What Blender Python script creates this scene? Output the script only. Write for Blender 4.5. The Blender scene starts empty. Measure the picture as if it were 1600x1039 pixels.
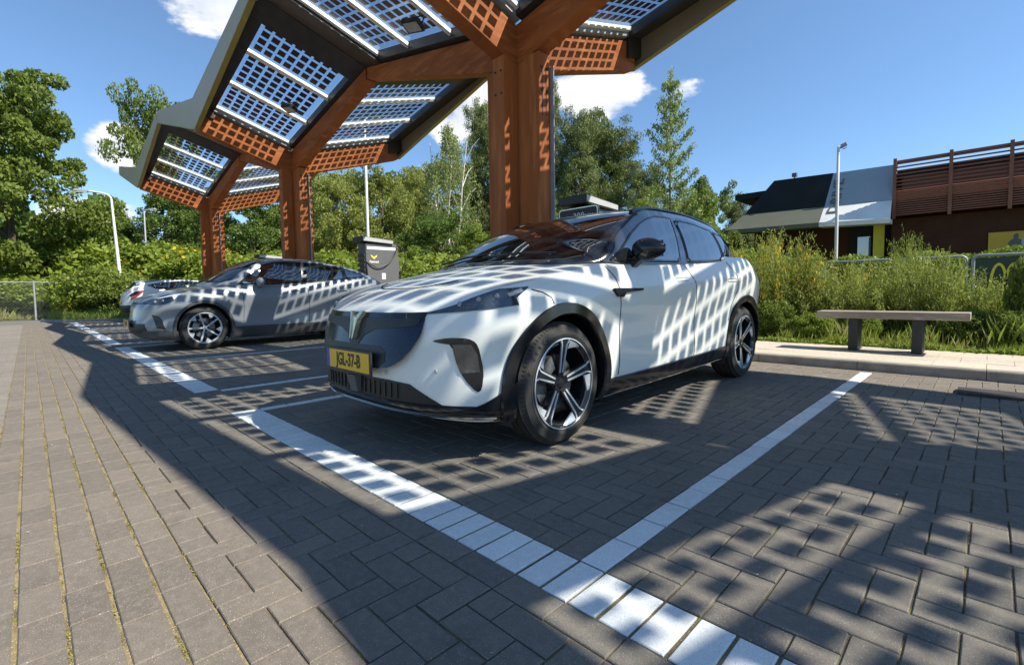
import bpy, bmesh, math, random
import numpy as np
from mathutils import Vector, Matrix
from mathutils.geometry import delaunay_2d_cdt
C = bpy.context.scene.collection
SC = bpy.context.scene
PI = math.pi
R_ = math.radians
random.seed(7)
rng = np.random.default_rng(7)

# ------------------------------------------------------------------ camera
H = 0.9
CF, CY, PITCH, ROLL, YAW = 750.7, 499.63, 0.0577977, -0.0147919, 0.787822
def _basis():
    cp, sp = math.cos(PITCH), math.sin(PITCH); cr, sr = math.cos(ROLL), math.sin(ROLL)
    M = np.array([[math.sin(YAW), -math.cos(YAW), 0], [math.cos(YAW), math.sin(YAW), 0], [0, 0, 1.]])
    f = np.array([0, cp, -sp]); r = np.array([1., 0, 0]); u = np.cross(r, f)
    return M @ (cr*r+sr*u), M @ (-sr*r+cr*u), M @ f
RR, UU, FF = _basis()
cam = bpy.data.cameras.new('camera'); camo = bpy.data.objects.new('camera', cam); C.objects.link(camo)
cam.sensor_width = 36; cam.lens = CF/1600*36; cam.shift_y = -(519.5-CY)/1600
cam.clip_start = 0.05; cam.clip_end = 2000
camo.matrix_world = Matrix(((RR[0], UU[0], -FF[0], 0), (RR[1], UU[1], -FF[1], 0), (RR[2], UU[2], -FF[2], H), (0, 0, 0, 1)))
SC.camera = camo
def ray(x, y): return (x-800)/CF*RR-(y-CY)/CF*UU+FF
def at(x, y, dist):
    d = ray(x, y); return np.array([0, 0, H])+dist/math.hypot(d[0], d[1])*d
def spot(x, dist):      # ground point in the direction of a bearing, at a distance
    d = ray(x, 470); t = dist/math.hypot(d[0], d[1]); return (float(d[0]*t), float(d[1]*t), 0.0)

# ------------------------------------------------------------------ sun and sky
SUN = Vector((0.905, 0.405, 1.0)).normalized()
sl = bpy.data.lights.new('sun', 'SUN'); sl.energy = 5.0; sl.angle = R_(0.45); sl.color = (1, 0.93, 0.80)
so = bpy.data.objects.new('sun', sl); C.objects.link(so); so.rotation_euler = SUN.to_track_quat('Z', 'Y').to_euler(); so.location = (8, 4, 12)
W = bpy.data.worlds.new('World'); SC.world = W; W.use_nodes = True
nt = W.node_tree; nt.nodes.clear()
def nn(t, ty, **k):
    n = t.nodes.new(ty)
    for a, b in k.items(): setattr(n, a, b)
    return n
sky = nn(nt, 'ShaderNodeTexSky', sky_type='NISHITA', sun_disc=False, sun_elevation=math.asin(SUN.z), sun_rotation=math.atan2(SUN.x, SUN.y), altitude=50, air_density=1.0, dust_density=0.0, ozone_density=1.6)
bg = nn(nt, 'ShaderNodeBackground'); bg.inputs[1].default_value = 0.108
out = nn(nt, 'ShaderNodeOutputWorld')
tc = nn(nt, 'ShaderNodeTexCoord')
noi = nn(nt, 'ShaderNodeTexNoise'); noi.inputs['Scale'].default_value = 9; noi.inputs['Detail'].default_value = 9; noi.inputs['Roughness'].default_value = 0.62
mp = nn(nt, 'ShaderNodeMapping'); mp.inputs['Scale'].default_value = (1, 1, 2.0)
nt.links.new(tc.outputs['Generated'], mp.inputs[0]); nt.links.new(mp.outputs[0], noi.inputs['Vector'])
# a few cumulus patches, each round a direction of the sky
acc = None
clouds = [(195, 232, 3.2, 2.2, 1), (145, 332, 3.6, 1.6, 1), (120, 375, 2.5, 1, .8), (330, -2, 4.2, 3.0, 1), (925, 150, 6.2, 3.0, 1), (735, 165, 3.5, 3.4, 1), (705, 195, 3, 2.2, .9), (1070, 140, 2.4, 1.2, .7), (-300, 100, 9, 4, 1), (600, -900, 14, 7, 1)]
for (cx, cy, wdeg, hdeg, k) in clouds:
    d = ray(cx, cy); d = d/np.linalg.norm(d)
    az = math.atan2(d[1], d[0])
    # local frame: along the horizon, and up
    e1 = Vector((-math.sin(az), math.cos(az), 0)); dv = Vector(d); e2 = dv.cross(e1).normalized()
    def dot(v):
        n = nn(nt, 'ShaderNodeVectorMath', operation='DOT_PRODUCT'); nt.links.new(tc.outputs['Generated'], n.inputs[0]); n.inputs[1].default_value = v; return n.outputs['Value']
    def ma(op, a, b):
        n = nn(nt, 'ShaderNodeMath', operation=op)
        for i, q in enumerate((a, b)):
            if isinstance(q, (int, float)): n.inputs[i].default_value = q
            else: nt.links.new(q, n.inputs[i])
        return n.outputs[0]
    x = ma('DIVIDE', dot(e1), math.tan(R_(wdeg))); y = ma('DIVIDE', dot(e2), math.tan(R_(hdeg)))
    r2 = ma('ADD', ma('MULTIPLY', x, x), ma('MULTIPLY', y, y))
    m = ma('SUBTRACT', 1.0, r2); m = ma('MAXIMUM', m, -1.0)
    front = ma('GREATER_THAN', dot(dv), 0.3)
    m = ma('MULTIPLY', ma('ADD', m, 1.0), front); m = ma('MULTIPLY', m, k)
    acc = m if acc is None else ma('MAXIMUM', acc, m)
dens = ma('ADD', ma('MULTIPLY', acc, 0.5), ma('MULTIPLY', ma('SUBTRACT', noi.outputs['Fac'], 0.5), 1.6))
mr = nn(nt, 'ShaderNodeMapRange', interpolation_type='SMOOTHSTEP'); mr.inputs[1].default_value = 0.5; mr.inputs[2].default_value = 0.78; nt.links.new(dens, mr.inputs[0])
noi2 = nn(nt, 'ShaderNodeTexNoise'); noi2.inputs['Scale'].default_value = 9; noi2.inputs['Detail'].default_value = 5; nt.links.new(mp.outputs[0], noi2.inputs['Vector'])
ccr = nn(nt, 'ShaderNodeValToRGB'); ccr.color_ramp.elements[0].color = (4.2, 4.6, 5.3, 1); ccr.color_ramp.elements[1].color = (6.2, 6.2, 6.3, 1); ccr.color_ramp.elements[0].position = .35; ccr.color_ramp.elements[1].position = .6
nt.links.new(noi2.outputs['Fac'], ccr.inputs[0])
mx = nn(nt, 'ShaderNodeMixRGB'); nt.links.new(mr.outputs[0], mx.inputs[0]); nt.links.new(ccr.outputs[0], mx.inputs[2])
hs = nn(nt, 'ShaderNodeHueSaturation'); hs.inputs['Saturation'].default_value = 1.08; nt.links.new(sky.outputs[0], hs.inputs['Color']); sep = nn(nt, 'ShaderNodeSeparateXYZ'); nt.links.new(tc.outputs['Generated'], sep.inputs[0])
rmp = nn(nt, 'ShaderNodeValToRGB'); rmp.color_ramp.elements[0].position = 0.0; rmp.color_ramp.elements[0].color = (.62, .78, .98, 1); rmp.color_ramp.elements[1].position = .55; rmp.color_ramp.elements[1].color = (1.0, 1.02, 1.02, 1)
e_ = rmp.color_ramp.elements.new(.12); e_.color = (.74, .86, 1.0, 1); nt.links.new(sep.outputs['Z'], rmp.inputs[0])
mu = nn(nt, 'ShaderNodeMixRGB', blend_type='MULTIPLY'); mu.inputs[0].default_value = 1; nt.links.new(hs.outputs[0], mu.inputs[1]); nt.links.new(rmp.outputs[0], mu.inputs[2]); nt.links.new(mu.outputs[0], mx.inputs[1])
nt.links.new(mx.outputs[0], bg.inputs[0]); nt.links.new(bg.outputs[0], out.inputs[0])
SC.view_settings.view_transform = 'Standard'; SC.view_settings.look = 'None'; SC.view_settings.exposure = 0.75; SC.view_settings.gamma = 1
SC.render.engine = 'CYCLES'
SC.cycles.max_bounces = 10; SC.cycles.transparent_max_bounces = 24; SC.cycles.sample_clamp_indirect = 6

# ------------------------------------------------------------------ materials
MATS = {}
def mat(name, col=(.5, .5, .5), rough=.6, metal=0, coat=0, spec=.5, noise=None, bump=None, alpha=None, emit=None, island=None, trans=None, axis=None):
    """noise=(scale, colour2, lo, hi) mixes a second colour; bump=(scale, strength, dist); island=colour2 mixed per separate piece"""
    if name in MATS: return MATS[name]
    m = bpy.data.materials.new(name); m.use_nodes = True; t = m.node_tree; b = t.nodes['Principled BSDF']
    b.inputs['Base Color'].default_value = (*col, 1); b.inputs['Roughness'].default_value = rough; b.inputs['Metallic'].default_value = metal
    b.inputs['Coat Weight'].default_value = coat; b.inputs['Coat Roughness'].default_value = .03; b.inputs['Specular IOR Level'].default_value = spec
    tcn = nn(t, 'ShaderNodeTexCoord'); vec = tcn.outputs['Object']
    if axis:
        mpn = nn(t, 'ShaderNodeMapping'); mpn.inputs['Scale'].default_value = axis; t.links.new(vec, mpn.inputs[0]); vec = mpn.outputs[0]
    cur = None
    if island:
        g = nn(t, 'ShaderNodeNewGeometry'); mxn = nn(t, 'ShaderNodeMixRGB'); t.links.new(g.outputs['Random Per Island'], mxn.inputs[0])
        mxn.inputs[1].default_value = (*col, 1); mxn.inputs[2].default_value = (*island, 1); cur = mxn.outputs[0]
    if noise:
        for (s, c2, lo, hi) in (noise if isinstance(noise, list) else [noise]):
            n = nn(t, 'ShaderNodeTexNoise'); n.inputs['Scale'].default_value = s; n.inputs['Detail'].default_value = 6; t.links.new(vec, n.inputs['Vector'])
            r = nn(t, 'ShaderNodeMapRange'); r.inputs[1].default_value = lo; r.inputs[2].default_value = hi; t.links.new(n.outputs['Fac'], r.inputs[0])
            mxn = nn(t, 'ShaderNodeMixRGB'); t.links.new(r.outputs[0], mxn.inputs[0])
            if cur is None: mxn.inputs[1].default_value = (*col, 1)
            else: t.links.new(cur, mxn.inputs[1])
            mxn.inputs[2].default_value = (*c2, 1); cur = mxn.outputs[0]
    if cur is not None: t.links.new(cur, b.inputs['Base Color'])
    if bump:
        n = nn(t, 'ShaderNodeTexNoise'); n.inputs['Scale'].default_value = bump[0]; n.inputs['Detail'].default_value = 5; t.links.new(vec, n.inputs['Vector'])
        bn = nn(t, 'ShaderNodeBump'); bn.inputs['Strength'].default_value = bump[1]; bn.inputs['Distance'].default_value = bump[2]; t.links.new(n.outputs['Fac'], bn.inputs['Height']); t.links.new(bn.outputs[0], b.inputs['Normal'])
    if emit: b.inputs['Emission Color'].default_value = (*emit[0], 1); b.inputs['Emission Strength'].default_value = emit[1]
    if trans is not None:       # leaves: part of the light passes through
        tr = nn(t, 'ShaderNodeBsdfTranslucent'); ms = nn(t, 'ShaderNodeMixShader'); ms.inputs[0].default_value = trans
        if cur is not None: t.links.new(cur, tr.inputs[0])
        else: tr.inputs[0].default_value = (*col, 1)
        t.links.new(b.outputs[0], ms.inputs[1]); t.links.new(tr.outputs[0], ms.inputs[2]); t.links.new(ms.outputs[0], t.nodes['Material Output'].inputs[0])
    MATS[name] = m; return m
def glassmat(name, tint=(1, 1, 1), rough=0.01, base=.04):
    m = bpy.data.materials.new(name); m.use_nodes = True; t = m.node_tree; t.nodes.clear()
    o = nn(t, 'ShaderNodeOutputMaterial'); tr = nn(t, 'ShaderNodeBsdfTransparent'); tr.inputs[0].default_value = (*tint, 1)
    gl = nn(t, 'ShaderNodeBsdfGlossy'); gl.inputs['Roughness'].default_value = rough
    lw = nn(t, 'ShaderNodeLayerWeight'); lw.inputs[0].default_value = .5; pw = nn(t, 'ShaderNodeMath', operation='POWER'); t.links.new(lw.outputs['Facing'], pw.inputs[0]); pw.inputs[1].default_value = 4.5
    fr = nn(t, 'ShaderNodeMath', operation='MULTIPLY_ADD'); t.links.new(pw.outputs[0], fr.inputs[0]); fr.inputs[1].default_value = .85; fr.inputs[2].default_value = .03
    ms = nn(t, 'ShaderNodeMixShader'); t.links.new(fr.outputs[0], ms.inputs[0]); t.links.new(tr.outputs[0], ms.inputs[1]); t.links.new(gl.outputs[0], ms.inputs[2]); t.links.new(ms.outputs[0], o.inputs[0])
    MATS[name] = m; return m
def brickmat(name, c1, c2, speck, spk_lo=.66, bumpd=.0012):
    m = bpy.data.materials.new(name); m.use_nodes = True; t = m.node_tree; b = t.nodes['Principled BSDF']; b.inputs['Roughness'].default_value = .85; b.inputs['Specular IOR Level'].default_value = .3
    g = nn(t, 'ShaderNodeNewGeometry'); tcn = nn(t, 'ShaderNodeTexCoord')
    a = nn(t, 'ShaderNodeMixRGB'); a.inputs[1].default_value = (*c1, 1); a.inputs[2].default_value = (*c2, 1); t.links.new(g.outputs['Random Per Island'], a.inputs[0])
    def noise(s, d=4):
        n = nn(t, 'ShaderNodeTexNoise'); n.inputs['Scale'].default_value = s; n.inputs['Detail'].default_value = d; t.links.new(tcn.outputs['Object'], n.inputs['Vector']); return n.outputs['Fac']
    def layer(prev, fac, lo, hi, col, k=1.0):
        r = nn(t, 'ShaderNodeMapRange'); r.inputs[1].default_value = lo; r.inputs[2].default_value = hi; r.inputs[4].default_value = k; t.links.new(fac, r.inputs[0])
        x = nn(t, 'ShaderNodeMixRGB'); t.links.new(r.outputs[0], x.inputs[0]); t.links.new(prev, x.inputs[1]); x.inputs[2].default_value = (*col, 1); return x.outputs[0]
    cur = layer(a.outputs[0], noise(1.3), .4, .75, tuple(.62*q for q in c1), .5)
    cur = layer(cur, noise(4.5, 8), .60, .72, tuple(.45*q for q in c1), .45 if name != 'painted_paver' else .22)
    cur = layer(cur, noise(34, 6), .45, .75, tuple(min(.9, 1.7*q) for q in c2), .45)
    fine = noise(260, 2)
    cur = layer(cur, fine, .58, .66, tuple(.45*q for q in c1), .55)
    cur = layer(cur, noise(330, 2), spk_lo-.01, spk_lo+.05, speck, .9)
    t.links.new(cur, b.inputs['Base Color'])
    bn = nn(t, 'ShaderNodeBump'); bn.inputs['Strength'].default_value = .8; bn.inputs['Distance'].default_value = bumpd; t.links.new(noise(190, 4), bn.inputs['Height']); t.links.new(bn.outputs[0], b.inputs['Normal'])
    MATS[name] = m; return m
M_BRICK = brickmat('paver', (.195, .166, .134), (.148, .128, .108), (.55, .52, .46))
M_ROADBRICK = brickmat('road_paver', (.215, .192, .162), (.18, .162, .14), (.5, .48, .44))
M_PAINT = brickmat('painted_paver', (.80, .79, .75), (.70, .69, .66), (.20, .19, .17), .655)
M_SLAB = brickmat('slab', (.52, .46, .37), (.47, .42, .34), (.6, .56, .5), .68)
M_JOINT = mat('joint_sand', (.23, .175, .09), .95, noise=[(9, (.10, .075, .04), .48, .66), (24, (.17, .165, .03), .58, .70), (260, (.50, .42, .26), .56, .66)], bump=(120, 1, .004))
M_JOINTD = mat('joint_dark', (.21, .16, .08), .95, noise=[(4, (.07, .055, .04), .42, .6), (18, (.15, .17, .02), .58, .68), (200, (.40, .33, .20), .60, .70)], bump=(120, 1, .004))
M_ASPH = mat('asphalt', (.13, .125, .12), .9, noise=[(1.1, (.17, .16, .15), .4, .7), (180, (.3, .29, .27), .62, .7)], bump=(90, .6, .003))
M_KERB = mat('kerb_concrete', (.30, .27, .23), .9, noise=[(7, (.2, .18, .155), .4, .7), (120, (.4, .37, .32), .6, .7)], bump=(70, .5, .003))
M_SOIL = mat('soil', (.16, .17, .06), .95, noise=[(3, (.10, .075, .04), .4, .65)], bump=(20, 1, .03))
M_FIELD = mat('field', (.09, .13, .035), .95, noise=[(.4, (.13, .13, .05), .4, .65)])
M_VERGE = mat('dry_verge', (.38, .33, .20), .95, noise=[(5, (.2, .19, .08), .4, .65)])
M_WOOD = mat('glulam', (.40, .122, .034), .65, spec=.2, noise=[(3.0, (.25, .070, .019), .35, .7), (11, (.48, .165, .05), .5, .72)], bump=(14, .25, .004), axis=(1, 1, .12))
M_WOODH = mat('glulam_beam', (.36, .110, .031), .65, spec=.2, noise=[(3.5, (.23, .064, .018), .35, .7), (12, (.44, .15, .046), .5, .72)], bump=(15, .25, .004), axis=(.25, .25, 1.6))
M_STEEL = mat('galvanised', (.34, .36, .38), .55, metal=.3, noise=(9, (.26, .28, .31), .4, .7))
M_ALU = mat('aluminium_rail', (.84, .83, .80), .4, metal=.15, noise=(20, (.7, .68, .64), .55, .8))
M_SOFFIT = mat('black_soffit', (.030, .027, .025), .42, noise=(6, (.045, .04, .036), .4, .7), bump=(8, .2, .003))
M_FASCIA = mat('fascia', (.36, .325, .215), .45, spec=.4, noise=(1.2, (.34, .305, .20), .3, .7))
M_YELLOW = mat('yellow_trim', (.34, .27, .07), .4, noise=(4, (.3, .235, .06), .4, .7))
M_CELL = mat('solar_cell', (.040, .026, .024), .3, noise=(2.5, (.055, .034, .03), .35, .7), spec=.5)
M_GLASS = glassmat('panel_glass', (.93, .96, .98))
M_BLACK = mat('black_plastic', (.018, .018, .02), .5, noise=(30, (.026, .026, .027), .4, .7), bump=(300, .1, .0005))
M_GBLACK = mat('gloss_black', (.010, .010, .012), .16, spec=.5, noise=(5, (.015, .015, .017), .4, .7))
M_ROOFBLACK = mat('black_paint', (.02, .021, .025), .2, coat=1, noise=(500, (.03, .032, .04), .5, .7))
M_GLASSD = mat('tinted_glass', (.012, .014, .017), .015, spec=.9, coat=.6, noise=(1.5, (.016, .018, .022), .3, .7))
M_SCREEN = mat('windscreen_glass', (.008, .009, .011), .015, spec=.5, noise=(1.5, (.012, .013, .015), .3, .7)); M_SCREEN.node_tree.nodes['Principled BSDF'].inputs['IOR'].default_value = 1.75
MATS['tinted_glass'].node_tree.nodes['Principled BSDF'].inputs['IOR'].default_value = 2.1
M_GRILLE = mat('grille_panel', (.006, .010, .028), .14, spec=.35, noise=(220, (.02, .03, .07), .52, .6))
M_RUBBER = mat('tyre_rubber', (.025, .023, .021), .72, noise=[(7, (.06, .047, .036), .48, .75)], bump=(160, .3, .001))
M_RIMB = mat('rim_black', (.012, .012, .014), .18, coat=.6, noise=(9, (.02, .02, .022), .4, .7))
M_RIMS = mat('rim_silver', (.60, .62, .65), .3, metal=.35, noise=(40, (.5, .52, .55), .4, .8))
M_DISC = mat('brake_disc', (.20, .195, .19), .4, metal=.7, noise=(60, (.3, .28, .27), .4, .7))
M_CHROME = mat('chrome', (.8, .8, .8), .12, metal=1, noise=(30, (.7, .7, .7), .4, .8))
M_BRONZE = mat('champagne_metal', (.70, .66, .48), .25, metal=.7, noise=(20, (.5, .46, .3), .4, .8))
M_LENS = mat('headlamp_glass', (.035, .045, .06), .03, coat=1, noise=(60, (.07, .085, .11), .5, .7))
M_LENSW = mat('lamp_clear', (.75, .78, .8), .12, coat=1, noise=(60, (.5, .52, .55), .5, .7))
M_GAP = mat('panel_gap', (.02, .02, .02), .8, noise=(30, (.03, .03, .03), .4, .6))
M_PLATEY = mat('plate_yellow', (.80, .46, .015), .45, noise=(30, (.74, .42, .014), .4, .7))
M_PLATEB = mat('plate_blue', (.02, .05, .42), .45, noise=(30, (.02, .045, .35), .4, .7))
M_INK = mat('ink_black', (.01, .01, .01), .5, noise=(30, (.015, .015, .015), .4, .7))
M_RED = mat('tail_red', (.35, .01, .012), .15, coat=1, noise=(30, (.25, .01, .01), .4, .7))
M_CHARG = mat('charger_grey', (.105, .105, .108), .45, noise=(6, (.095, .095, .098), .3, .7), bump=(200, .05, .001))
M_CHARGL = mat('charger_light', (.42, .42, .42), .4, noise=(6, (.38, .38, .385), .3, .7))
M_LOGO = mat('logo_yellow', (.75, .68, .03), .4, noise=(6, (.7, .62, .03), .3, .7))
M_WHITE = mat('white_print', (.8, .8, .8), .5, noise=(30, (.74, .74, .74), .4, .7))
M_POLE = mat('pole_white', (.72, .71, .68), .5, metal=.1, noise=(5, (.5, .46, .4), .58, .75))
M_POLEG = mat('pole_grey', (.34, .37, .40), .5, metal=.3, noise=(5, (.26, .28, .3), .5, .75))
M_CLADB = mat('cladding_black', (.018, .020, .022), .85, spec=.2, noise=(2, (.024, .026, .028), .3, .7))
M_CLADG = mat('cladding_olive', (.13, .135, .095), .7, noise=(2, (.115, .12, .085), .3, .7))
M_CLADW = mat('cladding_white', (.84, .84, .80), .6, noise=(2, (.68, .68, .64), .3, .7))
M_CLADW_SHADE = mat('cladding_white_shaded', (.30, .36, .42), .6, noise=(2, (.28, .34, .40), .3, .7))  # upper part of the white cladding, with its shade put into the colour
M_LOUV = mat('louvre_brown', (.27, .10, .055), .6, noise=(3, (.22, .08, .045), .35, .7))
M_BRWALL = mat('brown_wall', (.062, .026, .014), .8, spec=.15, noise=(3, (.075, .033, .018), .4, .7))
M_BENCH = mat('bench_wood', (.34, .29, .235), .8, noise=[(5, (.2, .15, .115), .4, .7), (30, (.42, .38, .32), .55, .75)], bump=(25, .6, .004), axis=(.2, 1.5, 1.5))
M_BARK = mat('bark', (.13, .10, .07), .9, noise=(8, (.075, .055, .04), .4, .7), bump=(14, 1, .03))
M_BIRCH = mat('birch_bark', (.68, .63, .54), .8, noise=(6, (.1, .09, .08), .60, .68), bump=(14, .6, .02))
def leafmat(n, a, b, tr=.42): return mat(n, a, .5, spec=.3, island=b, noise=(1.1, tuple(.7*q for q in a), .45, .75), trans=tr)
L_OAK = leafmat('leaf_oak', (.14, .20, .034), (.225, .285, .05))
L_DARK = leafmat('leaf_dark', (.10, .165, .032), (.175, .25, .05))
L_BRIGHT = leafmat('leaf_bright', (.18, .26, .03), (.29, .36, .055))
L_BIRCHL = leafmat('leaf_birch', (.24, .30, .09), (.34, .39, .13))
L_OLIVE = leafmat('leaf_olive', (.235, .275, .06), (.345, .375, .09))
L_PINE = leafmat('needle', (.12, .165, .05), (.22, .25, .07), .25)
L_SPRUCE = leafmat('needle_spruce', (.22, .29, .08), (.34, .40, .12), .4)
L_BROOM = leafmat('broom_green', (.235, .30, .05), (.38, .42, .10))
L_YEL = leafmat('broom_flower', (.62, .42, .03), (.75, .60, .06), .4)
L_GRASS = leafmat('grass_blade', (.20, .28, .04), (.33, .39, .07), .45)
L_DRY = leafmat('dry_grass', (.36, .33, .14), (.46, .42, .2), .4)

def laminate(m, pitch, kx, ky, kz, depth=.35):
    t = m.node_tree; b = t.nodes['Principled BSDF']; src = b.inputs['Base Color'].links[0].from_socket
    tcn = nn(t, 'ShaderNodeTexCoord'); dp = nn(t, 'ShaderNodeVectorMath', operation='DOT_PRODUCT'); dp.inputs[1].default_value = (kx/pitch, ky/pitch, kz/pitch); t.links.new(tcn.outputs['Object'], dp.inputs[0])
    fr = nn(t, 'ShaderNodeMath', operation='FRACT'); t.links.new(dp.outputs['Value'], fr.inputs[0]); lt = nn(t, 'ShaderNodeMath', operation='LESS_THAN'); t.links.new(fr.outputs[0], lt.inputs[0]); lt.inputs[1].default_value = .07
    mu = nn(t, 'ShaderNodeMath', operation='MULTIPLY'); t.links.new(lt.outputs[0], mu.inputs[0]); mu.inputs[1].default_value = depth
    x = nn(t, 'ShaderNodeMixRGB'); t.links.new(mu.outputs[0], x.inputs[0]); t.links.new(src, x.inputs[1]); x.inputs[2].default_value = (.06, .02, .008, 1); t.links.new(x.outputs[0], b.inputs['Base Color'])
laminate(M_WOOD, .042, 1, 1, 0)
# ------------------------------------------------------------------ mesh helpers
class MB:
    def __init__(s): s.v = []; s.f = []; s.m = []
    def add(s, vs, fs, mi=0):
        b = len(s.v); s.v += [tuple(float(c) for c in q) for q in vs]; s.f += [tuple(b+i for i in f) for f in fs]; s.m += [mi]*len(fs); return s
    def hexa(s, p, mi=0):       # p: 8 points, bottom 4 then top 4
        return s.add(p, [(3, 2, 1, 0), (4, 5, 6, 7), (0, 1, 5, 4), (1, 2, 6, 5), (2, 3, 7, 6), (3, 0, 4, 7)], mi)
    def box(s, x0, x1, y0, y1, z0, z1, mi=0):
        return s.hexa([(x0, y0, z0), (x1, y0, z0), (x1, y1, z0), (x0, y1, z0), (x0, y0, z1), (x1, y0, z1), (x1, y1, z1), (x0, y1, z1)], mi)
    def tube(s, pts, r, n=8, mi=0, caps=True):
        pts = [Vector(p) for p in pts]; rs = r if isinstance(r, (list, tuple)) else [r]*len(pts)
        b = len(s.v); up = Vector((0, 0, 1)); prev = None
        for i, p in enumerate(pts):
            d = (pts[min(i+1, len(pts)-1)]-pts[max(i-1, 0)]).normalized()
            if prev is None:
                a = d.orthogonal().normalized()
            else:
                a = (prev-d*prev.dot(d));
                a = a.normalized() if a.length > 1e-5 else d.orthogonal().normalized()
            prev = a; c = d.cross(a)
            for k in range(n):
                t = 2*PI*k/n; q = p+(a*math.cos(t)+c*math.sin(t))*rs[i]; s.v.append(tuple(q))
        for i in range(len(pts)-1):
            for k in range(n):
                s.f.append((b+i*n+k, b+i*n+(k+1) % n, b+(i+1)*n+(k+1) % n, b+(i+1)*n+k)); s.m.append(mi)
        if caps:
            s.f.append(tuple(b+k for k in range(n))[::-1]); s.m.append(mi)
            s.f.append(tuple(b+(len(pts)-1)*n+k for k in range(n))); s.m.append(mi)
        return s
    def lathe(s, prof, n=48, mi=0, axis='x', org=(0, 0, 0), flip=False):     # prof: (axial, radius)
        b = len(s.v)
        for (a, r) in prof:
            for k in range(n):
                t = 2*PI*k/n; c, d = r*math.cos(t), r*math.sin(t)
                q = (a, c, d) if axis == 'x' else ((c, a, d) if axis == 'y' else (c, d, a))
                s.v.append((q[0]+org[0], q[1]+org[1], q[2]+org[2]))
        for i in range(len(prof)-1):
            for k in range(n):
                f = (b+i*n+k, b+i*n+(k+1) % n, b+(i+1)*n+(k+1) % n, b+(i+1)*n+k)
                s.f.append(f[::-1] if flip else f); s.m.append(mi)
        return s
    def prism(s, poly, d0, d1, plane='xz', mi=0):     # poly 2D, extruded along the third axis
        n = len(poly)
        def P(u, v, w): return (u, w, v) if plane == 'xz' else ((w, u, v) if plane == 'yz' else (u, v, w))
        vs = [P(u, v, d0) for u, v in poly]+[P(u, v, d1) for u, v in poly]
        fs = [tuple(range(n))[::-1], tuple(range(n, 2*n))]+[(i, (i+1) % n, n+(i+1) % n, n+i) for i in range(n)]
        return s.add(vs, fs, mi)
    def build(s, name, mats, parent=None, smooth=False, loc=None, recalc=True, mods=None, sharp=40):
        me = bpy.data.meshes.new(name); me.from_pydata(s.v, [], s.f)
        for m in (mats if isinstance(mats, (list, tuple)) else [mats]): me.materials.append(m)
        me.polygons.foreach_set('material_index', s.m)
        if recalc:
            bm = bmesh.new(); bm.from_mesh(me); bmesh.ops.recalc_face_normals(bm, faces=bm.faces); bm.to_mesh(me); bm.free()
        if smooth:
            me.polygons.foreach_set('use_smooth', [True]*len(me.polygons))
            try: me.set_sharp_from_angle(angle=R_(sharp))
            except Exception: pass
        o = bpy.data.objects.new(name, me); C.objects.link(o)
        if parent: o.parent = parent
        if loc: o.location = loc
        return o
def bevel(o, w=.01, seg=2, ang=35):
    m = o.modifiers.new('bevel', 'BEVEL'); m.width = w; m.segments = seg; m.limit_method = 'ANGLE'; m.angle_limit = R_(ang)
    return o
def tag(o, label=None, cat=None, group=None, kind=None):
    if label: o['label'] = label
    if cat: o['category'] = cat
    if group: o['group'] = group
    if kind: o['kind'] = kind
    return o
def thing(name, loc, label, cat, group=None, rz=0):
    o = bpy.data.objects.new(name, None); C.objects.link(o); o.location = loc; o.rotation_euler = (0, 0, rz); o.empty_display_size = .2
    return tag(o, label, cat, group)
def copy_tree(o, parent=None):
    c = o.copy(); C.objects.link(c)
    if parent: c.parent = parent
    for ch in [q for q in bpy.data.objects if q.parent == o]: copy_tree(ch, c)
    return c
def interp(tab):
    xs = np.array([p[0] for p in tab], float); ys = np.array([p[1] for p in tab], float)
    h = np.diff(xs); d = np.diff(ys)/h; m = np.zeros(len(xs)); m[0] = d[0]; m[-1] = d[-1]
    for i in range(1, len(xs)-1):
        if d[i-1]*d[i] > 0:
            w1 = 2*h[i]+h[i-1]; w2 = h[i]+2*h[i-1]; m[i] = (w1+w2)/(w1/d[i-1]+w2/d[i])
    def f(x):
        x = min(max(x, xs[0]), xs[-1]); i = int(min(max(np.searchsorted(xs, x)-1, 0), len(xs)-2)); t = (x-xs[i])/h[i]
        return (2*t**3-3*t*t+1)*ys[i]+(t**3-2*t*t+t)*h[i]*m[i]+(-2*t**3+3*t*t)*ys[i+1]+(t**3-t*t)*h[i]*m[i+1]
    return f
def text_geo(s, size, depth=.002, bold=0.0, sx=1.0):
    cu = bpy.data.curves.new('txt', 'FONT'); cu.body = s; cu.size = size; cu.extrude = depth; cu.offset = bold; cu.align_x = 'CENTER'; cu.align_y = 'CENTER'; cu.resolution_u = 3
    o = bpy.data.objects.new('txt', cu); C.objects.link(o); dg = bpy.context.evaluated_depsgraph_get(); dg.update()
    me = o.evaluated_get(dg).to_mesh(); vs = [(v.co.x*sx, v.co.y, v.co.z) for v in me.vertices]; fs = [tuple(p.vertices) for p in me.polygons]
    o.evaluated_get(dg).to_mesh_clear(); bpy.data.objects.remove(o); bpy.data.curves.remove(cu)
    return vs, fs
def quads_mesh(name, V, mats, mi=None, n=4):    # V: (N, n, 3) separate faces
    N = V.shape[0]; me = bpy.data.meshes.new(name); me.vertices.add(N*n); me.vertices.foreach_set('co', V.reshape(-1).astype(np.float32))
    me.loops.add(N*n); me.loops.foreach_set('vertex_index', np.arange(N*n, dtype=np.int32)); me.polygons.add(N)
    me.polygons.foreach_set('loop_start', np.arange(0, N*n, n, dtype=np.int32)); me.polygons.foreach_set('loop_total', np.full(N, n, dtype=np.int32))
    for m in mats: me.materials.append(m)
    if mi is not None: me.polygons.foreach_set('material_index', mi.astype(np.int32))
    me.polygons.foreach_set('use_smooth', [False]*N); me.update(calc_edges=True); me.validate(); return me
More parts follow.
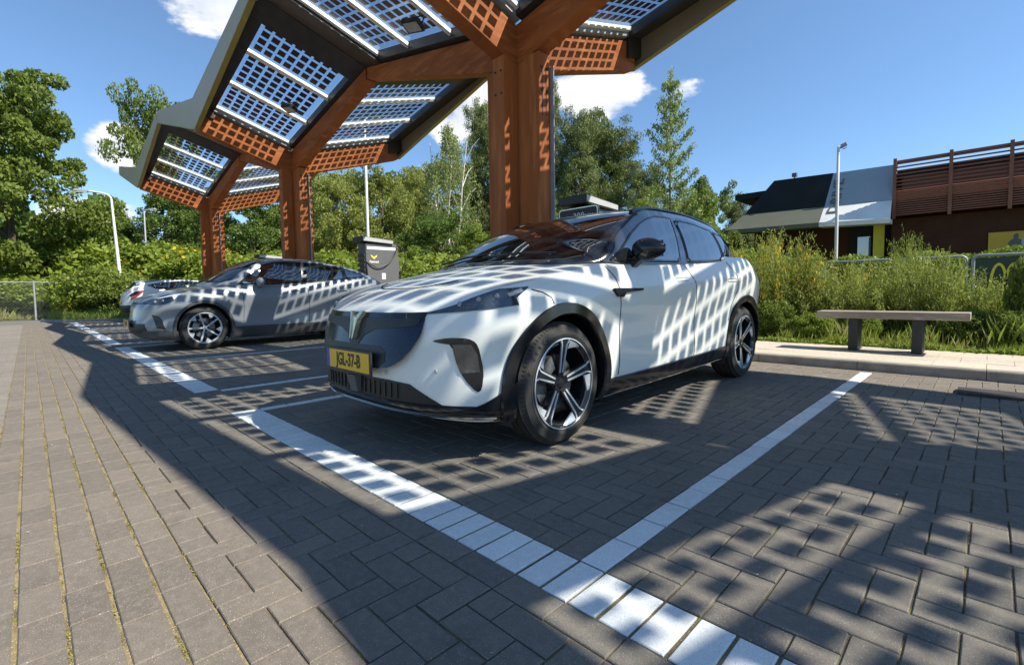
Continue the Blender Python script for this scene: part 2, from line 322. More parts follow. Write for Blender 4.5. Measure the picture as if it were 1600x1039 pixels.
def link(name, me, parent=None, loc=(0, 0, 0)):
    o = bpy.data.objects.new(name, me); C.objects.link(o); o.location = loc
    if parent: o.parent = parent
    return o

# ------------------------------------------------------------------ ground, paving, kerb, road
def plane(name, x0, x1, y0, y1, z, m):
    o = MB().add([(x0, y0, z), (x1, y0, z), (x1, y1, z), (x0, y1, z)], [(0, 1, 2, 3)]).build(name, m, recalc=False); return tag(o, kind='structure')
m_ = 0.1025
plane('ground', -600, 600, -600, 600, -.045, M_FIELD)
plane('road', -70, 12, -30, 1.2, -.022, M_ASPH)
tag(MB().box(-26.4, -24.0, -3.0, 6.2, -.03, -.012).build('road_patch', M_ASPH), kind='structure')
XC0 = -.95
def cx(i): return XC0+i*m_
def cy(j): return 1.26+j*m_
plane('joint_bed', cx(-226), cx(40), cy(-46), cy(-9), -.0048, M_JOINT)
plane('joint_bed_bays', cx(-226), cx(40), cy(-9), 6.32, -.0062, M_JOINTD)
I0, I1, J0, J1 = -226, 30, -45, 49
mark = {}
def band(a, b):
    for i in range(a, b): mark[(i, -1)] = mark[(i, -2)] = 'b'
band(-31, 30); band(-100, -42); band(-166, -108); band(-226, -174)
DIVS = [0, -31, -42, -71, -100, -108, -137, -166, -174, -203]
for d in DIVS:
    for j in range(0, 48): mark[(d, j)] = 'd'
bricks = []   # (x, y, lx, ly, kind)
G1, G2 = .0036, .0034
for i in range(I0, I1):
    for j in range(J0, J1+1):
        k = mark.get((i, j))
        if k == 'b':
            if j == -2: bricks.append((cx(i), cy(j), m_, 2*m_, 2, .0115, .009))
            continue
        if k == 'd':
            if j % 2 == 0: bricks.append((cx(i), cy(j), m_, 2*m_, 2, .006, .0105))
            continue
        if j < -14:                               # road courses, laid across
            if i > -60 or j > -30:
                if (j+100*i + (i % 2)) % 2 == 0 : bricks.append((cx(i), cy(j), m_, 2*m_ if j+1 < -14 else m_, 1, .008, .004))
            continue
        if j <= -10 or j == -3 or j >= 48:        # courses along the row
            if (i+(j % 2)) % 2 == 0: bricks.append((cx(i), cy(j), 2*m_, m_, 0, .004, .0105 if j <= -10 else .006))
            continue
        free = lambda a, b: not mark.get((a, b)) and b <= 47 and b != -3 and b > -10
        r = (i-j) % 4
        if r == 0: bricks.append((cx(i), cy(j), 2*m_ if free(i+1, j) else m_, m_, 0, .0055, .0055))
        elif r == 3: bricks.append((cx(i), cy(j), m_, 2*m_ if free(i, j+1) else m_, 0, .0055, .0055))
        elif r == 1 and not free(i-1, j): bricks.append((cx(i), cy(j), m_, m_, 0, .005, .005))
        elif r == 2 and not free(i, j-1): bricks.append((cx(i), cy(j), m_, m_, 0, .005, .005))
def paving(name, kind, m):
    B = np.array([b[:4]+b[5:] for b in bricks if b[4] == kind]); n = len(B); be = .0028
    x, y, lx, ly, gx, gy = B.T
    x0 = x+gx/2; x1 = x+lx-gx/2; y0 = y+gy/2; y1 = y+ly-gy/2
    j = rng.normal(0, .0009, (n, 2)); x0 += j[:, 0]; x1 += j[:, 0]; y0 += j[:, 1]; y1 += j[:, 1]
    z = rng.normal(0, .0006, n); tx = rng.normal(0, .0022, n); ty = rng.normal(0, .0022, n); rot = rng.normal(0, .004, n)
    V = np.zeros((n, 12, 3)); mxx = (x0+x1)/2; myy = (y0+y1)/2
    cs = [(0, 0), (1, 0), (1, 1), (0, 1)]
    for k, (a, b) in enumerate(cs):
        px = np.where(a, x1, x0); py = np.where(b, y1, y0); sx = -1 if a else 1; sy = -1 if b else 1
        for lay, (ins, dz) in enumerate(((0, -.02), (0, -be), (be, 0))):
            ax = px+sx*ins; ay = py+sy*ins; dx = ax-mxx; dy = ay-myy
            V[:, lay*4+k, 0] = mxx+dx-rot*dy; V[:, lay*4+k, 1] = myy+dy+rot*dx; V[:, lay*4+k, 2] = z+dz+dx*tx+dy*ty
    F = [(8, 9, 10, 11)]+[(l+k, l+(k+1) % 4, l+4+(k+1) % 4, l+4+k) for l in (0, 4) for k in range(4)]
    me = bpy.data.meshes.new(name); me.vertices.add(n*12); me.vertices.foreach_set('co', V.reshape(-1).astype(np.float32))
    idx = (np.array(F)[None]+np.arange(n)[:, None, None]*12).reshape(-1)
    me.loops.add(len(idx)); me.loops.foreach_set('vertex_index', idx.astype(np.int32)); N = n*9; me.polygons.add(N)
    me.polygons.foreach_set('loop_start', np.arange(0, N*4, 4, dtype=np.int32)); me.polygons.foreach_set('loop_total', np.full(N, 4, dtype=np.int32))
    me.materials.append(m); me.polygons.foreach_set('use_smooth', [False]*N); me.update(calc_edges=True); tag(link(name, me), kind='structure')
paving('paving', 0, M_BRICK); paving('road_paving', 1, M_ROADBRICK); paving('painted_lines', 2, M_PAINT)
# kerb stones and the slab path behind them
kb = MB(); x = -27.0
while x < 12:
    kb.prism([(6.302, -.03), (6.302, .085), (6.312, .098), (6.44, .098), (6.44, -.03)], x+.002, x+.997, 'yz'); x += 1.0
tag(kb.build('kerb', M_KERB), kind='structure')
sb = MB()
for i in range(-68, 30):
    for j in range(0, 4):
        w = .385; x = i*.4+(.2 if j % 2 else 0); y = 6.445+j*.4; dz = random.gauss(0, .0012)
        sb.hexa([(x, y, 0), (x+.396, y, 0), (x+.396, min(y+.396, 7.9), 0), (x, min(y+.396, 7.9), 0), (x, y, .096+dz), (x+.396, y, .096+dz), (x+.396, min(y+.396, 7.9), .0965+dz), (x, min(y+.396, 7.9), .0965+dz)])
tag(sb.build('path', M_SLAB), kind='structure')
tag(MB().box(-27.2, 12, 6.44, 7.92, -.03, .088).build('path_bed', M_JOINT), kind='structure')
tag(MB().box(-60, 30, 7.92, 60, -.04, .075).build('soil', M_SOIL), kind='structure')
tag(MB().add([(-26.9, .35, .05), (-24.9, 1.0, .06), (-24.4, 6.3, .08), (-24.6, 7.9, .09), (-60, 9, .1), (-60, 3.6, .08), (-30, 1.3, .06)], [tuple(range(7))]).build('grass_bank', M_SOIL, recalc=False), kind='structure')
kb = MB(); kp = [(-40, 2.2), (-30, 1.2), (-27.2, .38), (-26.6, .3), (-25.6, .62), (-24.6, 1.2), (-24.3, 2.5), (-24.2, 6.3)]
for (a, b), (c, d) in zip(kp, kp[1:]):
    L = math.hypot(c-a, d-b); nx, ny = -(d-b)/L*.1, (c-a)/L*.1
    kb.hexa([(a, b, -.03), (c, d, -.03), (c+nx, d+ny, -.03), (a+nx, b+ny, -.03), (a, b, .09), (c, d, .09), (c+nx, d+ny, .09), (a+nx, b+ny, .09)])
tag(kb.build('island_kerb', M_KERB), kind='structure')
tag(MB().add([(-34.5, -16, .0), (-33.2, 1.4, .0), (-60, 4, .02), (-60, -16, .02)], [(0, 1, 2, 3)]).build('verge', M_VERGE, recalc=False), kind='structure')
# moss tufts in the wide joints
n = 2600; P = np.zeros((n, 3)); 
P[:, 0] = rng.uniform(-5.5, 0.6, n); jj = rng.integers(-14, -8, n); P[:, 1] = 1.26+jj*m_+rng.normal(0, .0018, n); P[:, 2] = -.002
clump = (np.sin(P[:, 0]*5.1+jj*2.3)+np.sin(P[:, 0]*13.7+jj*1.1)+rng.normal(0, .6, n)) > .8
P = P[clump]; n = len(P)
reps = 7; Q = np.repeat(P, reps, 0)+rng.normal(0, 1, (n*reps, 3))*np.array([.007, .0028, .0015]); N = len(Q)
V = np.zeros((N, 4, 3)); a = rng.normal(0, 1, (N, 3)); a /= np.linalg.norm(a, axis=1)[:, None]; b = np.cross(a, rng.normal(0, 1, (N, 3))); b /= np.linalg.norm(b, axis=1)[:, None]
s = rng.uniform(.0018, .0045, (N, 1))
V[:, 0] = Q-a*s; V[:, 1] = Q+b*s*.6; V[:, 2] = Q+a*s; V[:, 3] = Q-b*s*.6
L_MOSS = leafmat('moss', (.19, .18, .03), (.42, .34, .12), .2)
tag(link('moss', quads_mesh('moss', V, [L_MOSS])), 'yellow green moss growing in the paver joints', 'moss', kind='stuff')
# crumbs and fallen petals on the paving
n = 420; Q = np.stack([rng.uniform(-9, .8, n), rng.uniform(-2.5, 6.2, n), np.full(n, .003)], 1); ss = rng.uniform(.0025, .008, (n, 1)); V = np.zeros((n, 4, 3)); th = rng.uniform(0, PI, n)
a = np.stack([np.cos(th), np.sin(th), rng.normal(0, .25, n)], 1); b = np.stack([-np.sin(th), np.cos(th), rng.normal(0, .25, n)], 1)
V[:, 0] = Q-a*ss; V[:, 1] = Q+b*ss*.5; V[:, 2] = Q+a*ss; V[:, 3] = Q-b*ss*.5; V[:, :, 2] += .003
tag(link('litter', quads_mesh('litter', V, [mat('petal', (.55, .50, .38), .8, island=(.3, .24, .14), noise=(40, (.7, .68, .6), .5, .7))])), 'tiny pale petals and crumbs scattered over the paving', 'litter', kind='stuff')
# low dark strip on the pavers near the kerb
o = bevel(MB().prism([(5.36, 0.0), (5.37, .022), (5.42, .034), (5.58, .034), (5.64, .022), (5.65, 0.0)], -.17, 2.2, 'yz').build('dark_strip', M_RUBBER), .004)
tag(o, 'low black strip lying on the pavers near the kerb at the right', 'rubber mat')
# ------------------------------------------------------------------ solar canopy
YC, SP, HALF = 4.585, 7.28, 3.64
CX = [-19.02, -11.70, -4.404, 2.88]
YF, YB = 2.58, 7.45
canopy = thing('solar_canopy', (CX[2], YC, 0), 'long folded roof of glass solar panels on brown wooden columns with branching beams', 'solar canopy')
canopy.location = (0, 0, 0)
def zg(dx, dy): return 4.34+.2*abs(dx)+.3*abs(dy)
def zbm(dx, dy): return 3.70+.287*abs(dx)+.31*abs(dy)
def slab(mb, cxx, a0, a1, b0, b1, t0, t1, mi=0, dx=0):
    """sheared board over dx a0..a1, dy b0..b1, from glass+t0 to glass+t1"""
    P = [(a0, b0), (a1, b0), (a1, b1), (a0, b1)]
    mb.hexa([(cxx+a, YC+b, zg(a, b)+t0) for a, b in P]+[(cxx+a, YC+b, zg(a, b)+t1) for a, b in P], mi)
for ci, c in enumerate(CX):
    # column: four glulam posts in a cross
    col = MB(); w = .1
    col.box(c-w, c+w, YC-w, YC+w, 0, 4.05)
    col.box(c+w+.004, c+.46, YC-w, YC+w, 0, 3.80); col.box(c-.46, c-w-.004, YC-w, YC+w, 0, 3.80)
    col.box(c-w, c+w, YC-.34, YC-w-.004, 0, 3.80); col.box(c-w, c+w, YC+w+.004, YC+.34, 0, 3.80)
    co = col.build('column', M_WOOD, canopy); bevel(co, .008)
    st = MB()
    for sx in (-1, 1):
        xa, xb = sorted((c+sx*.30, c+sx*.52)); st.box(xa, xb, YC+w+.002, YC+w+.014, 0, 3.66)
    st.build('steel_plate', M_STEEL, co)
    sl_ = MB()
    for (xx, zz) in ((.462, 3.45),):
        for k in (-.04, .03): sl_.box(c+.4605, c+.463, YC+k-.006, YC+k+.006, 3.05, 3.62)
    sl_.build('slot', M_INK, co)
    for zz in (3.35, 3.62):
        for px_ in (c-.05, c+.05): MB().lathe([(-.006, .0), (-.006, .014), (.004, .016)], 10, 0, 'y', (px_, YC-.342, zz)).build('bolt', M_INK, co)
        for yy in (YC-.05, YC+.05): MB().lathe([(.006, .0), (.006, .014), (-.004, .016)], 10, 0, 'x', (c+.462, yy, zz)).build('bolt', M_INK, co)
    # beams
    w = .106
    for sy, L in ((-1, 1.93), (1, 2.72)):
        b = MB(); y0 = YC+sy*.02; y1 = YC+sy*L
        b.hexa([(c-w, y0, zbm(0, 0)), (c+w, y0, zbm(0, 0)), (c+w, y1, zbm(0, L)), (c-w, y1, zbm(0, L)), (c-w, y0, zg(0, 0)-.15), (c+w, y0, zg(0, 0)-.15), (c+w, y1, zg(0, L)-.15), (c-w, y1, zg(0, L)-.15)])
        bevel(b.build('beam', M_WOODH, canopy), .008)
    for sx in (-1, 1):
        b = MB(); x0 = c+sx*.102; x1 = c+sx*(HALF-.02)
        b.hexa([(x0, YC-w, zbm(.1, 0)), (x1, YC-w, zbm(HALF, 0)), (x1, YC+w, zbm(HALF, 0)), (x0, YC+w, zbm(.1, 0)), (x0, YC-w, zg(.1, 0)-.13), (x1, YC-w, zg(HALF, 0)-.13), (x1, YC+w, zg(HALF, 0)-.13), (x0, YC+w, zg(.1, 0)-.13)])
        bevel(b.build('beam', M_WOODH, canopy), .008)
    # black boards and the grey gutter
    s_ = MB(); g_ = MB()
    FD, BD = YC-YF, YB-YC
    for sx in (-1, 1):
        slab(s_, c, sx*3.14, sx*HALF, -FD+.03, -.001, -.15, .02); slab(s_, c, sx*3.14, sx*HALF, .001, BD-.03, -.15, .02)
        slab(s_, c, sx*.16, sx*3.135, -FD+.03, -1.67, -.15, .018)        # front border
        slab(s_, c, sx*.16, sx*3.135, 2.45, BD-.03, -.15, .018)          # back border
        slab(s_, c, sx*.16, sx*3.135, -.17, -.001, -.128, .018); slab(s_, c, sx*.16, sx*3.135, .001, .19, -.128, .018)
        slab(g_, c, sx*.03, sx*.155, -1.665, -.10, -.13, .0); slab(g_, c, sx*.03, sx*.155, .10, 2.44, -.13, .0)
        slab(s_, c, sx*.0, sx*.155, -FD+.03, -1.67, -.30, .018); slab(s_, c, sx*.0, sx*.155, 2.45, BD-.03, -.45, .018)
        # deep fins under the border, front and back
    s_.build('soffit', M_SOFFIT, canopy); g_.build('gutter', M_STEEL, canopy)
    # glazing: three strips in each quarter
    for sx in (-1, 1):
        for (b0, b1, ncol) in ((-1.65, -.19, 8), (.21, 2.43, 12)):
            for (a0, a1) in ((.19, 1.13), (1.17, 2.20), (2.24, 3.12)):
                pn = MB(); slab(pn, c, sx*a0, sx*a1, b0, b1, .004, .012, 0)
                nr = 5 if a1-a0 > .9 else 4
                pb = (b1-b0-.16)/ncol; pa = (a1-a0-.10)/nr
                for i in range(nr):
                    for k in range(ncol):
                        qa = a0+.05+(i+.5)*pa; qb = b0+.08+(k+.5)*pb; hw = pa*.36; hh = pb*.365
                        P = [(qa-hw, qb-hh), (qa+hw, qb-hh), (qa+hw, qb+hh), (qa-hw, qb+hh)]
                        pn.add([(c+sx*a, YC+b, zg(a, b)+.0015) for a, b in P], [(0, 1, 2, 3)], 1)
                pn.build('solar_panel', [M_GLASS, M_CELL], canopy, recalc=False)
            for a in (.175, 1.15, 2.22, 3.13):
                r = MB(); hw = .04 if a > .2 else .028
                slab(r, c, sx*(a-hw), sx*(a+hw), b0-.02, b1+.02, -.062, -.006)
                if a > .2: slab(r, c, sx*(a-.018), sx*(a+.018), b0-.015, b1+.015, -.085, -.0622)
                r.build('rail', M_ALU, canopy)
# fascia along the front and back, following the folds
for (y, name, lo0, lo1, up0, up1) in ((YF, 'fascia', 4.34, 5.386, 4.955, 5.667), (YB, 'fascia', 4.62, 5.62, 5.20, 5.93)):
    f = MB(); tr = MB()
    for c in CX:
        for sx in (-1, 1):
            xa, xb = c, c+sx*HALF; t = .03; sy = -1 if y == YF else 1
            f.hexa([(xa, y, lo0), (xb, y, lo1), (xb, y+t*sy*-1, lo1), (xa, y+t*sy*-1, lo0), (xa, y, up0), (xb, y, up1), (xb, y+t*sy*-1, up1), (xa, y+t*sy*-1, up0)])
            tr.hexa([(xa, y-.002*-sy*-1, lo0-.022), (xb, y, lo1-.022), (xb, y-sy*.09, lo1-.022), (xa, y-sy*.09, lo0-.022), (xa, y, lo0-.001), (xb, y, lo1-.001), (xb, y-sy*.09, lo1-.001), (xa, y-sy*.09, lo0-.001)])
    fo = f.build(name, M_FASCIA, canopy, recalc=True); tr.build('trim', M_YELLOW, fo)
e = MB(); c = CX[0]-HALF
for sx, x in ((-1, CX[0]-HALF-.03), (1, CX[3]+HALF+.002)):
    e.prism([(YF, 5.386), (YC, 4.75), (YB, 5.62), (YB, 5.93), (YC, 5.09), (YF, 5.667)], x, x+.028, 'yz')
e.build('end_fascia', M_FASCIA, canopy)
# floodlights clamped to the rails
for (x, y, z) in ((-10.15, 3.92, 4.66), (-5.78, 3.95, 4.60)):
    h = MB().box(-.14, .14, -.10, .10, -.03, .03); h.box(-.10, .10, .04, .09, .03, .10); h.tube([(-.15, 0, 0), (-.16, 0, .14), (.16, 0, .14), (.15, 0, 0)], .010, 6)
    ho = h.build('floodlight', M_BLACK, canopy, loc=(x, y, z)); ho.rotation_euler = (R_(-20), R_(6), R_(18)); bevel(ho, .01)
    ln = MB().box(-.115, .115, -.075, .075, -.034, -.0305).build('lens', mat('lens_grey', (.42, .42, .38), .3, noise=(40, (.3, .3, .27), .4, .7)), ho)
# ------------------------------------------------------------------ cars
class Shape:
    """a car body as an analytic surface: s from the nose back, y from the centre line out, z up"""
    def __init__(q, d):
        q.d = d; q.L = d['L']; q.W = 1.0
        q.zb, q.zt, q.w0, q.s0, q.r0 = [interp(d[k]) for k in ('zb', 'zt', 'w0', 's0', 'r0')]
        q.hc = interp(d['hood']); aF, nF, aR, nR = d['plan']; q.aF, q.aR = aF, aR
        pts = []
        for i in range(61):
            th = PI/2*i/60; r = math.sin(th)**(2/nF); s = aF*(1-math.cos(th)**(2/nF)); pts.append((s, r))
        n = int((q.L-aF-aR)/.03)
        for i in range(1, n): pts.append((aF+(q.L-aF-aR)*i/n, 1.0))
        for i in range(51):
            th = PI/2*(1-i/50); r = math.sin(th)**(2/nR); s = q.L-aR*(1-math.cos(th)**(2/nR)); pts.append((s, r))
        q.P = np.array(pts); w = .92
        dd = np.hypot(np.diff(q.P[:, 0]), np.diff(q.P[:, 1]*w)); q.A = np.concatenate([[0], np.cumsum(dd)]); q.nf = 61
    def plan(q, a): return float(np.interp(a, q.A, q.P[:, 0])), float(np.interp(a, q.A, q.P[:, 1]))
    def a_s(q, s): return float(np.interp(s, q.P[:, 0], q.A))
    def a_f(q, y, z): # front face, by lateral distance
        w = q.w0(max(0, min(1, (z-q.zb(.1))/(q.zt(.1)-q.zb(.1))))); return float(np.interp(min(y/w, 1), q.P[:q.nf, 1], q.A[:q.nf]))
    def a_r(q, y, z):
        w = q.w0(max(0, min(1, (z-q.zb(q.L))/(q.zt(q.L)-q.zb(q.L))))); rr = q.P[-51:, 1][::-1]; return float(np.interp(min(y/w, 1), rr, q.A[-51:][::-1]))
    def vz(q, a, z): s, r = q.plan(a); return (z-q.zb(s))/(q.zt(s)-q.zb(s))
    def body(q, a, v):
        s, r = q.plan(a); z = q.zb(s)+(q.zt(s)-q.zb(s))*v; vv = max(0, min(1, v)); w = q.w0(vv)
        for sw in q.d['wheels']: w += q.d.get('flare', .016)*math.exp(-((s-sw)/.40)**2)*math.exp(-((vv-.62)/.30)**2)
        mid = (q.d['wheels'][0]+q.d['wheels'][1])/2; w -= .016*math.exp(-((s-mid)/.75)**2)*math.exp(-((vv-.36)/.16)**2)
        ss = s+q.s0(vv)*max(0, 1-s/q.aF)**.7-q.r0(vv)*max(0, 1-(q.L-s)/q.aR)**.7
        return Vector((r*w, ss, z))
    def B(q, a, z, off=0.0):
        v = min(q.vz(a, z), 1.0); p = q.body(a, v)
        if off:
            e = .012; du = q.body(a+e, v)-q.body(max(a-e, 0), v); dv = q.body(a, min(v+.02, 1))-q.body(a, max(v-.02, 0)); n = du.cross(dv).normalized()
            if n.dot(Vector((p.x, (p.y-q.L/2)*.35, 0))) < 0: n = -n
            p = p+n*off
        return p
    # greenhouse
    def gh(q):
        q.gb, q.gzb, q.gye, q.gze, q.gzc = [interp(q.d['gh'][k]) for k in ('b', 'zb', 'ye', 'ze', 'zc')]; q.g0, q.g1 = q.d['gh']['range']
    def gside(q, s, z, off=0.0):
        b, zb, ye, ze = q.gb(s), q.gzb(s), q.gye(s), q.gze(s); h = (z-zb)/max(ze-zb, 1e-3); h = max(0, min(1.0, h))
        y = b+(ye-b)*h+.022*math.sin(PI*h)
        return Vector((y+off*.9, s, z+off*.4))
    def groof(q, s, y, off=0.0):
        ye, ze, zc = q.gye(s), q.gze(s), q.gzc(s); k = min(abs(y)/max(ye, 1e-3), 1); z = ze+(zc-ze)*(1-k**2.4)
        return Vector((y, s, z+off))
def densify(poly, step):
    o = []
    for (a, b), (c, d) in zip(poly, poly[1:]+poly[:1]):
        n = max(1, int(math.hypot(c-a, d-b)/step)); o += [(a+(c-a)*i/n, b+(d-b)*i/n) for i in range(n)]
    return o
def smooth_poly(poly, it=2, keep=()):
    for _ in range(it):
        o = []
        n = len(poly)
        for i in range(n):
            a, b = poly[i], poly[(i+1) % n]
            o.append((a[0]*.78+b[0]*.22, a[1]*.78+b[1]*.22)); o.append((a[0]*.22+b[0]*.78, a[1]*.22+b[1]*.78))
        poly = o
    return poly
def inside(poly, x, y):
    c = False; n = len(poly)
    for i in range(n):
        x1, y1 = poly[i]; x2, y2 = poly[i-1]
        if (y1 > y) != (y2 > y) and x < (x2-x1)*(y-y1)/(y2-y1)+x1: c = not c
    return c
def patch(mb, poly, fn, step=.03, mi=0, thick=.008, mirror=True, fn_in=None):
    """a panel with this outline, laid on the surface fn(u, v, offset)"""
    out = densify(poly, step); n = len(out); us = [p[0] for p in out]; vs = [p[1] for p in out]; ins = []
    u = min(us)+step/2
    while u < max(us):
        v = min(vs)+step/2
        while v < max(vs):
            if inside(out, u, v) and min((u-a)**2+(v-b)**2 for a, b in out) > (step*.45)**2: ins.append((u, v))
            v += step
        u += step
    r = delaunay_2d_cdt([Vector(p) for p in out+ins], [(i, (i+1) % n) for i in range(n)], [], 1, 1e-5)
    for sg in ((1, -1) if mirror else (1,)):
        P = []
        for c in r[0]:
            p = fn(c.x, c.y, 0); P.append((p[0]*sg, p[1], p[2]))
        F = [tuple(f) for f in r[2]]
        cen = None
        if sg < 0: F = [f[::-1] for f in F]
        b = len(P); rim = []
        for (a, c) in out:
            p = fn(a, c, -thick); P.append((p[0]*sg, p[1], p[2])); rim.append(len(P)-1)
        # the boundary keeps its order in the first n vertices
        F += [((i, rim[i], rim[(i+1) % n], (i+1) % n) if sg > 0 else (i, (i+1) % n, rim[(i+1) % n], rim[i])) for i in range(n)]
        mb.add(P, F, mi)
    return mb
def line_strip(mb, pts, fn, w, off, mi=0, mirror=True, thick=.004):
    """a thin band along a polyline of the surface"""
    pp = []
    for (a, b), (c, d) in zip(pts, pts[1:]):
        n = max(1, int(math.hypot(c-a, d-b)/.03)); pp += [(a+(c-a)*i/n, b+(d-b)*i/n) for i in range(n)]
    pp.append(pts[-1]); L = []; R = []
    for i, p in enumerate(pp):
        a = pp[max(i-1, 0)]; b = pp[min(i+1, len(pp)-1)]; dx, dy = b[0]-a[0], b[1]-a[1]; l = math.hypot(dx, dy) or 1; nx, ny = -dy/l*w/2, dx/l*w/2
        L.append((p[0]+nx, p[1]+ny)); R.append((p[0]-nx, p[1]-ny))
    for sg in ((1, -1) if mirror else (1,)):
        V = []
        for l, r in zip(L, R):
            for q, o in ((l, off-thick), (l, off), (r, off), (r, off-thick)):
                p = fn(q[0], q[1], o); V.append((p[0]*sg, p[1], p[2]))
        F = []
        for i in range(len(L)-1):
            for k in range(3):
                f = (i*4+k, i*4+k+1, (i+1)*4+k+1, (i+1)*4+k); F.append(f if sg > 0 else f[::-1])
        mb.add(V, F, mi)
    return mb
WHEEL = {}
def wheel(root, R, Rr, width, style, side, loc):
    """style 1: five double spokes with rim blades; style 2: five thin spokes with swept blades; side +1 faces +x"""
    w = width/2; key = (R, style)
    first = key not in WHEEL
    if first:
        t = MB()
        prof = [(-w+.02, Rr-.005), (-w+.004, Rr+.012), (-w, Rr+.03), (-w, R-.075), (-w+.012, R-.028), (-w+.04, R-.006)]
        for g in (-.075, -.025, .025, .075): prof += [(g-.007, R-.001), (g-.006, R-.009), (g+.006, R-.009), (g+.007, R-.001)]
        prof += [(w-.04, R-.006), (w-.012, R-.028), (w, R-.075), (w, Rr+.03), (w-.004, Rr+.012), (w-.02, Rr-.005), (w-.02, Rr-.03)]
        t.lathe(prof, 72)
        for k in range(90):       # tread blocks: cross grooves at the shoulder
            a = 2*PI*k/90
            c, s_ = math.cos(a), math.sin(a)
            for x0, x1 in ((w-.045, w-.016),):
                p0 = [(x, (R-d)*math.cos(a+e), (R-d)*math.sin(a+e)) for x, d in ((x0, .0045), (x1, .021)) for e in (-.008, .008)]
                t.add(p0, [(0, 1, 3, 2)], 1)
        # raised letters on the sidewall
        if style == 1:
            for i, ch in enumerate('P ZERO'):
                if ch == ' ': continue
                vs, fs = text_geo(ch, .036, .0008); ang = R_(172-i*7.4)
                rad = (Rr+R)/2+.002; V = []
                for (x, y, z) in vs:
                    # x along the tangent, y outward
                    rr_ = rad+y; aa = ang-x/rad; V.append((w+.0009+z, rr_*math.cos(aa), rr_*math.sin(aa)))
                t.add(V, fs, 2)
        tm = t.build('tyre', [M_RUBBER, M_INK, mat('tyre_letters', (.10, .08, .065), .7, noise=(30, (.07, .06, .05), .4, .7))], smooth=True, sharp=30)
        rim = MB()
        rim.lathe([(w-.018, Rr-.002), (w-.002, Rr+.003), (w+.0, Rr-.004)], 72, 1); rim.lathe([(w+.0, Rr-.004), (w-.006, Rr-.011), (w-.03, Rr-.022)], 72, 1 if style != 1 else 0)
        rim.lathe([(w-.03, Rr-.022), (-w+.03, Rr-.04), (-w+.03, .06)], 48, 0)
        rim.lathe([(w-.045, .001), (w-.045, .048), (w-.055, .062), (-w+.06, .07)], 32, 0)
        rim.lathe([(w-.030, .0005), (w-.031, .026), (w-.046, .033)], 28, 0)
        def spoke(a, r0, r1, h0, h1, x0, x1, mi, skew=0.0, t=.02):
            # a tapered bar from r0 to r1, half widths h0/h1, outer face at x0 -> x1
            e = lambda r, h, x: (x, r*math.cos(a)-h*math.sin(a), r*math.sin(a)+h*math.cos(a))
            rim.hexa([e(r0, -h0, x0-t), e(r1, -h1+skew, x1-t), e(r1, h1+skew, x1-t), e(r0, h0, x0-t), e(r0, -h0, x0), e(r1, -h1+skew, x1), e(r1, h1+skew, x1), e(r0, h0, x0)], mi)
        for k in range(5):
            a = R_(90+9+72*k)
            if style == 1:
                spoke(a, .03, Rr-.012, .026, .034, w-.040, w-.012, 0, t=.035)
                for h in (-1, 1):
                    e = lambda r, hh, x: (x, r*math.cos(a)-hh*math.sin(a), r*math.sin(a)+hh*math.cos(a))
                    q = [(.062, .007*h), (.062, .017*h), (Rr-.035, .027*h), (Rr-.010, .044*h), (Rr-.010, .030*h), (Rr-.045, .016*h)]
                    xs = [w-.0355, w-.0355, w-.0118, w-.006, w-.006, w-.0125]
                    V = [e(r, hh, x+.003) for (r, hh), x in zip(q, xs)]+[e(r, hh, x-.006) for (r, hh), x in zip(q, xs)]
                    F = [tuple(range(6)), tuple(range(6, 12))[::-1]]+[(i, (i+1) % 6, 6+(i+1) % 6, 6+i) for i in range(6)]
                    rim.add(V, F, 1)
                # machined blade along the rim beside each spoke
                V = []; n = 7; a0, a1 = a-R_(10.5), a-R_(36)
                for i in range(n):
                    aa = a0+(a1-a0)*i/(n-1); ri = Rr-.013-(.048*(1-i/(n-1))**.8 if i < n-1 else .002)
                    for r, x in ((Rr-.010, w-.006), (ri, w-.018)): V.append((x, r*math.cos(aa), r*math.sin(aa)))
                rim.add(V+[(x-.01, y, z) for x, y, z in V], [(2*i, 2*i+1, 2*i+3, 2*i+2) for i in range(n-1)]+[(2*i+1, 2*i+1+2*n, 2*i+3+2*n, 2*i+3) for i in range(n-1)], 1)
            else:
                spoke(a, .02, Rr-.012, .011, .014, w-.030, w-.010, 1)
                a2 = a+R_(20)
                e = lambda r, t_, x: (x, r*math.cos(t_), r*math.sin(t_))
                q = [(.05, a+R_(8)), (Rr-.10, a+R_(17)), (Rr-.012, a+R_(14)), (Rr-.012, a+R_(40)), (Rr-.07, a+R_(33))]
                V = [e(r, t_, w-.018) for r, t_ in q]+[e(r, t_, w-.03) for r, t_ in q]
                rim.add(V, [tuple(range(5)), tuple(range(5, 10))[::-1]]+[(i, (i+1) % 5, 5+(i+1) % 5, 5+i) for i in range(5)], 0)
                q = [(Rr-.085, a+R_(26)), (Rr-.012, a+R_(16)), (Rr-.012, a+R_(40))]
                V = [e(r, t_, w-.0165) for r, t_ in q]; rim.add(V, [(0, 1, 2)], 1)
        if style != 1: rim.lathe([(w-.022, .0005), (w-.023, .03), (w-.04, .035)], 28, 1)
        rm = rim.build('rim', [M_RIMB, M_RIMS], smooth=True, sharp=25)
        dsc = MB(); dsc.lathe([(w-.09, .07), (w-.088, .165), (w-.105, .165)], 40, 0)
        a0 = R_(150)
        V = []
        for i in range(9):
            aa = R_(125)+R_(55)*i/8
            for r in (.095, .18):
                for x in (w-.045, w-.12): V.append((x, r*math.cos(aa), r*math.sin(aa)))
        F = []
        for i in range(8):
            b = 4*i; F += [(b, b+2, b+6, b+4), (b+1, b+5, b+7, b+3), (b+2, b+3, b+7, b+6), (b, b+4, b+5, b+1)]
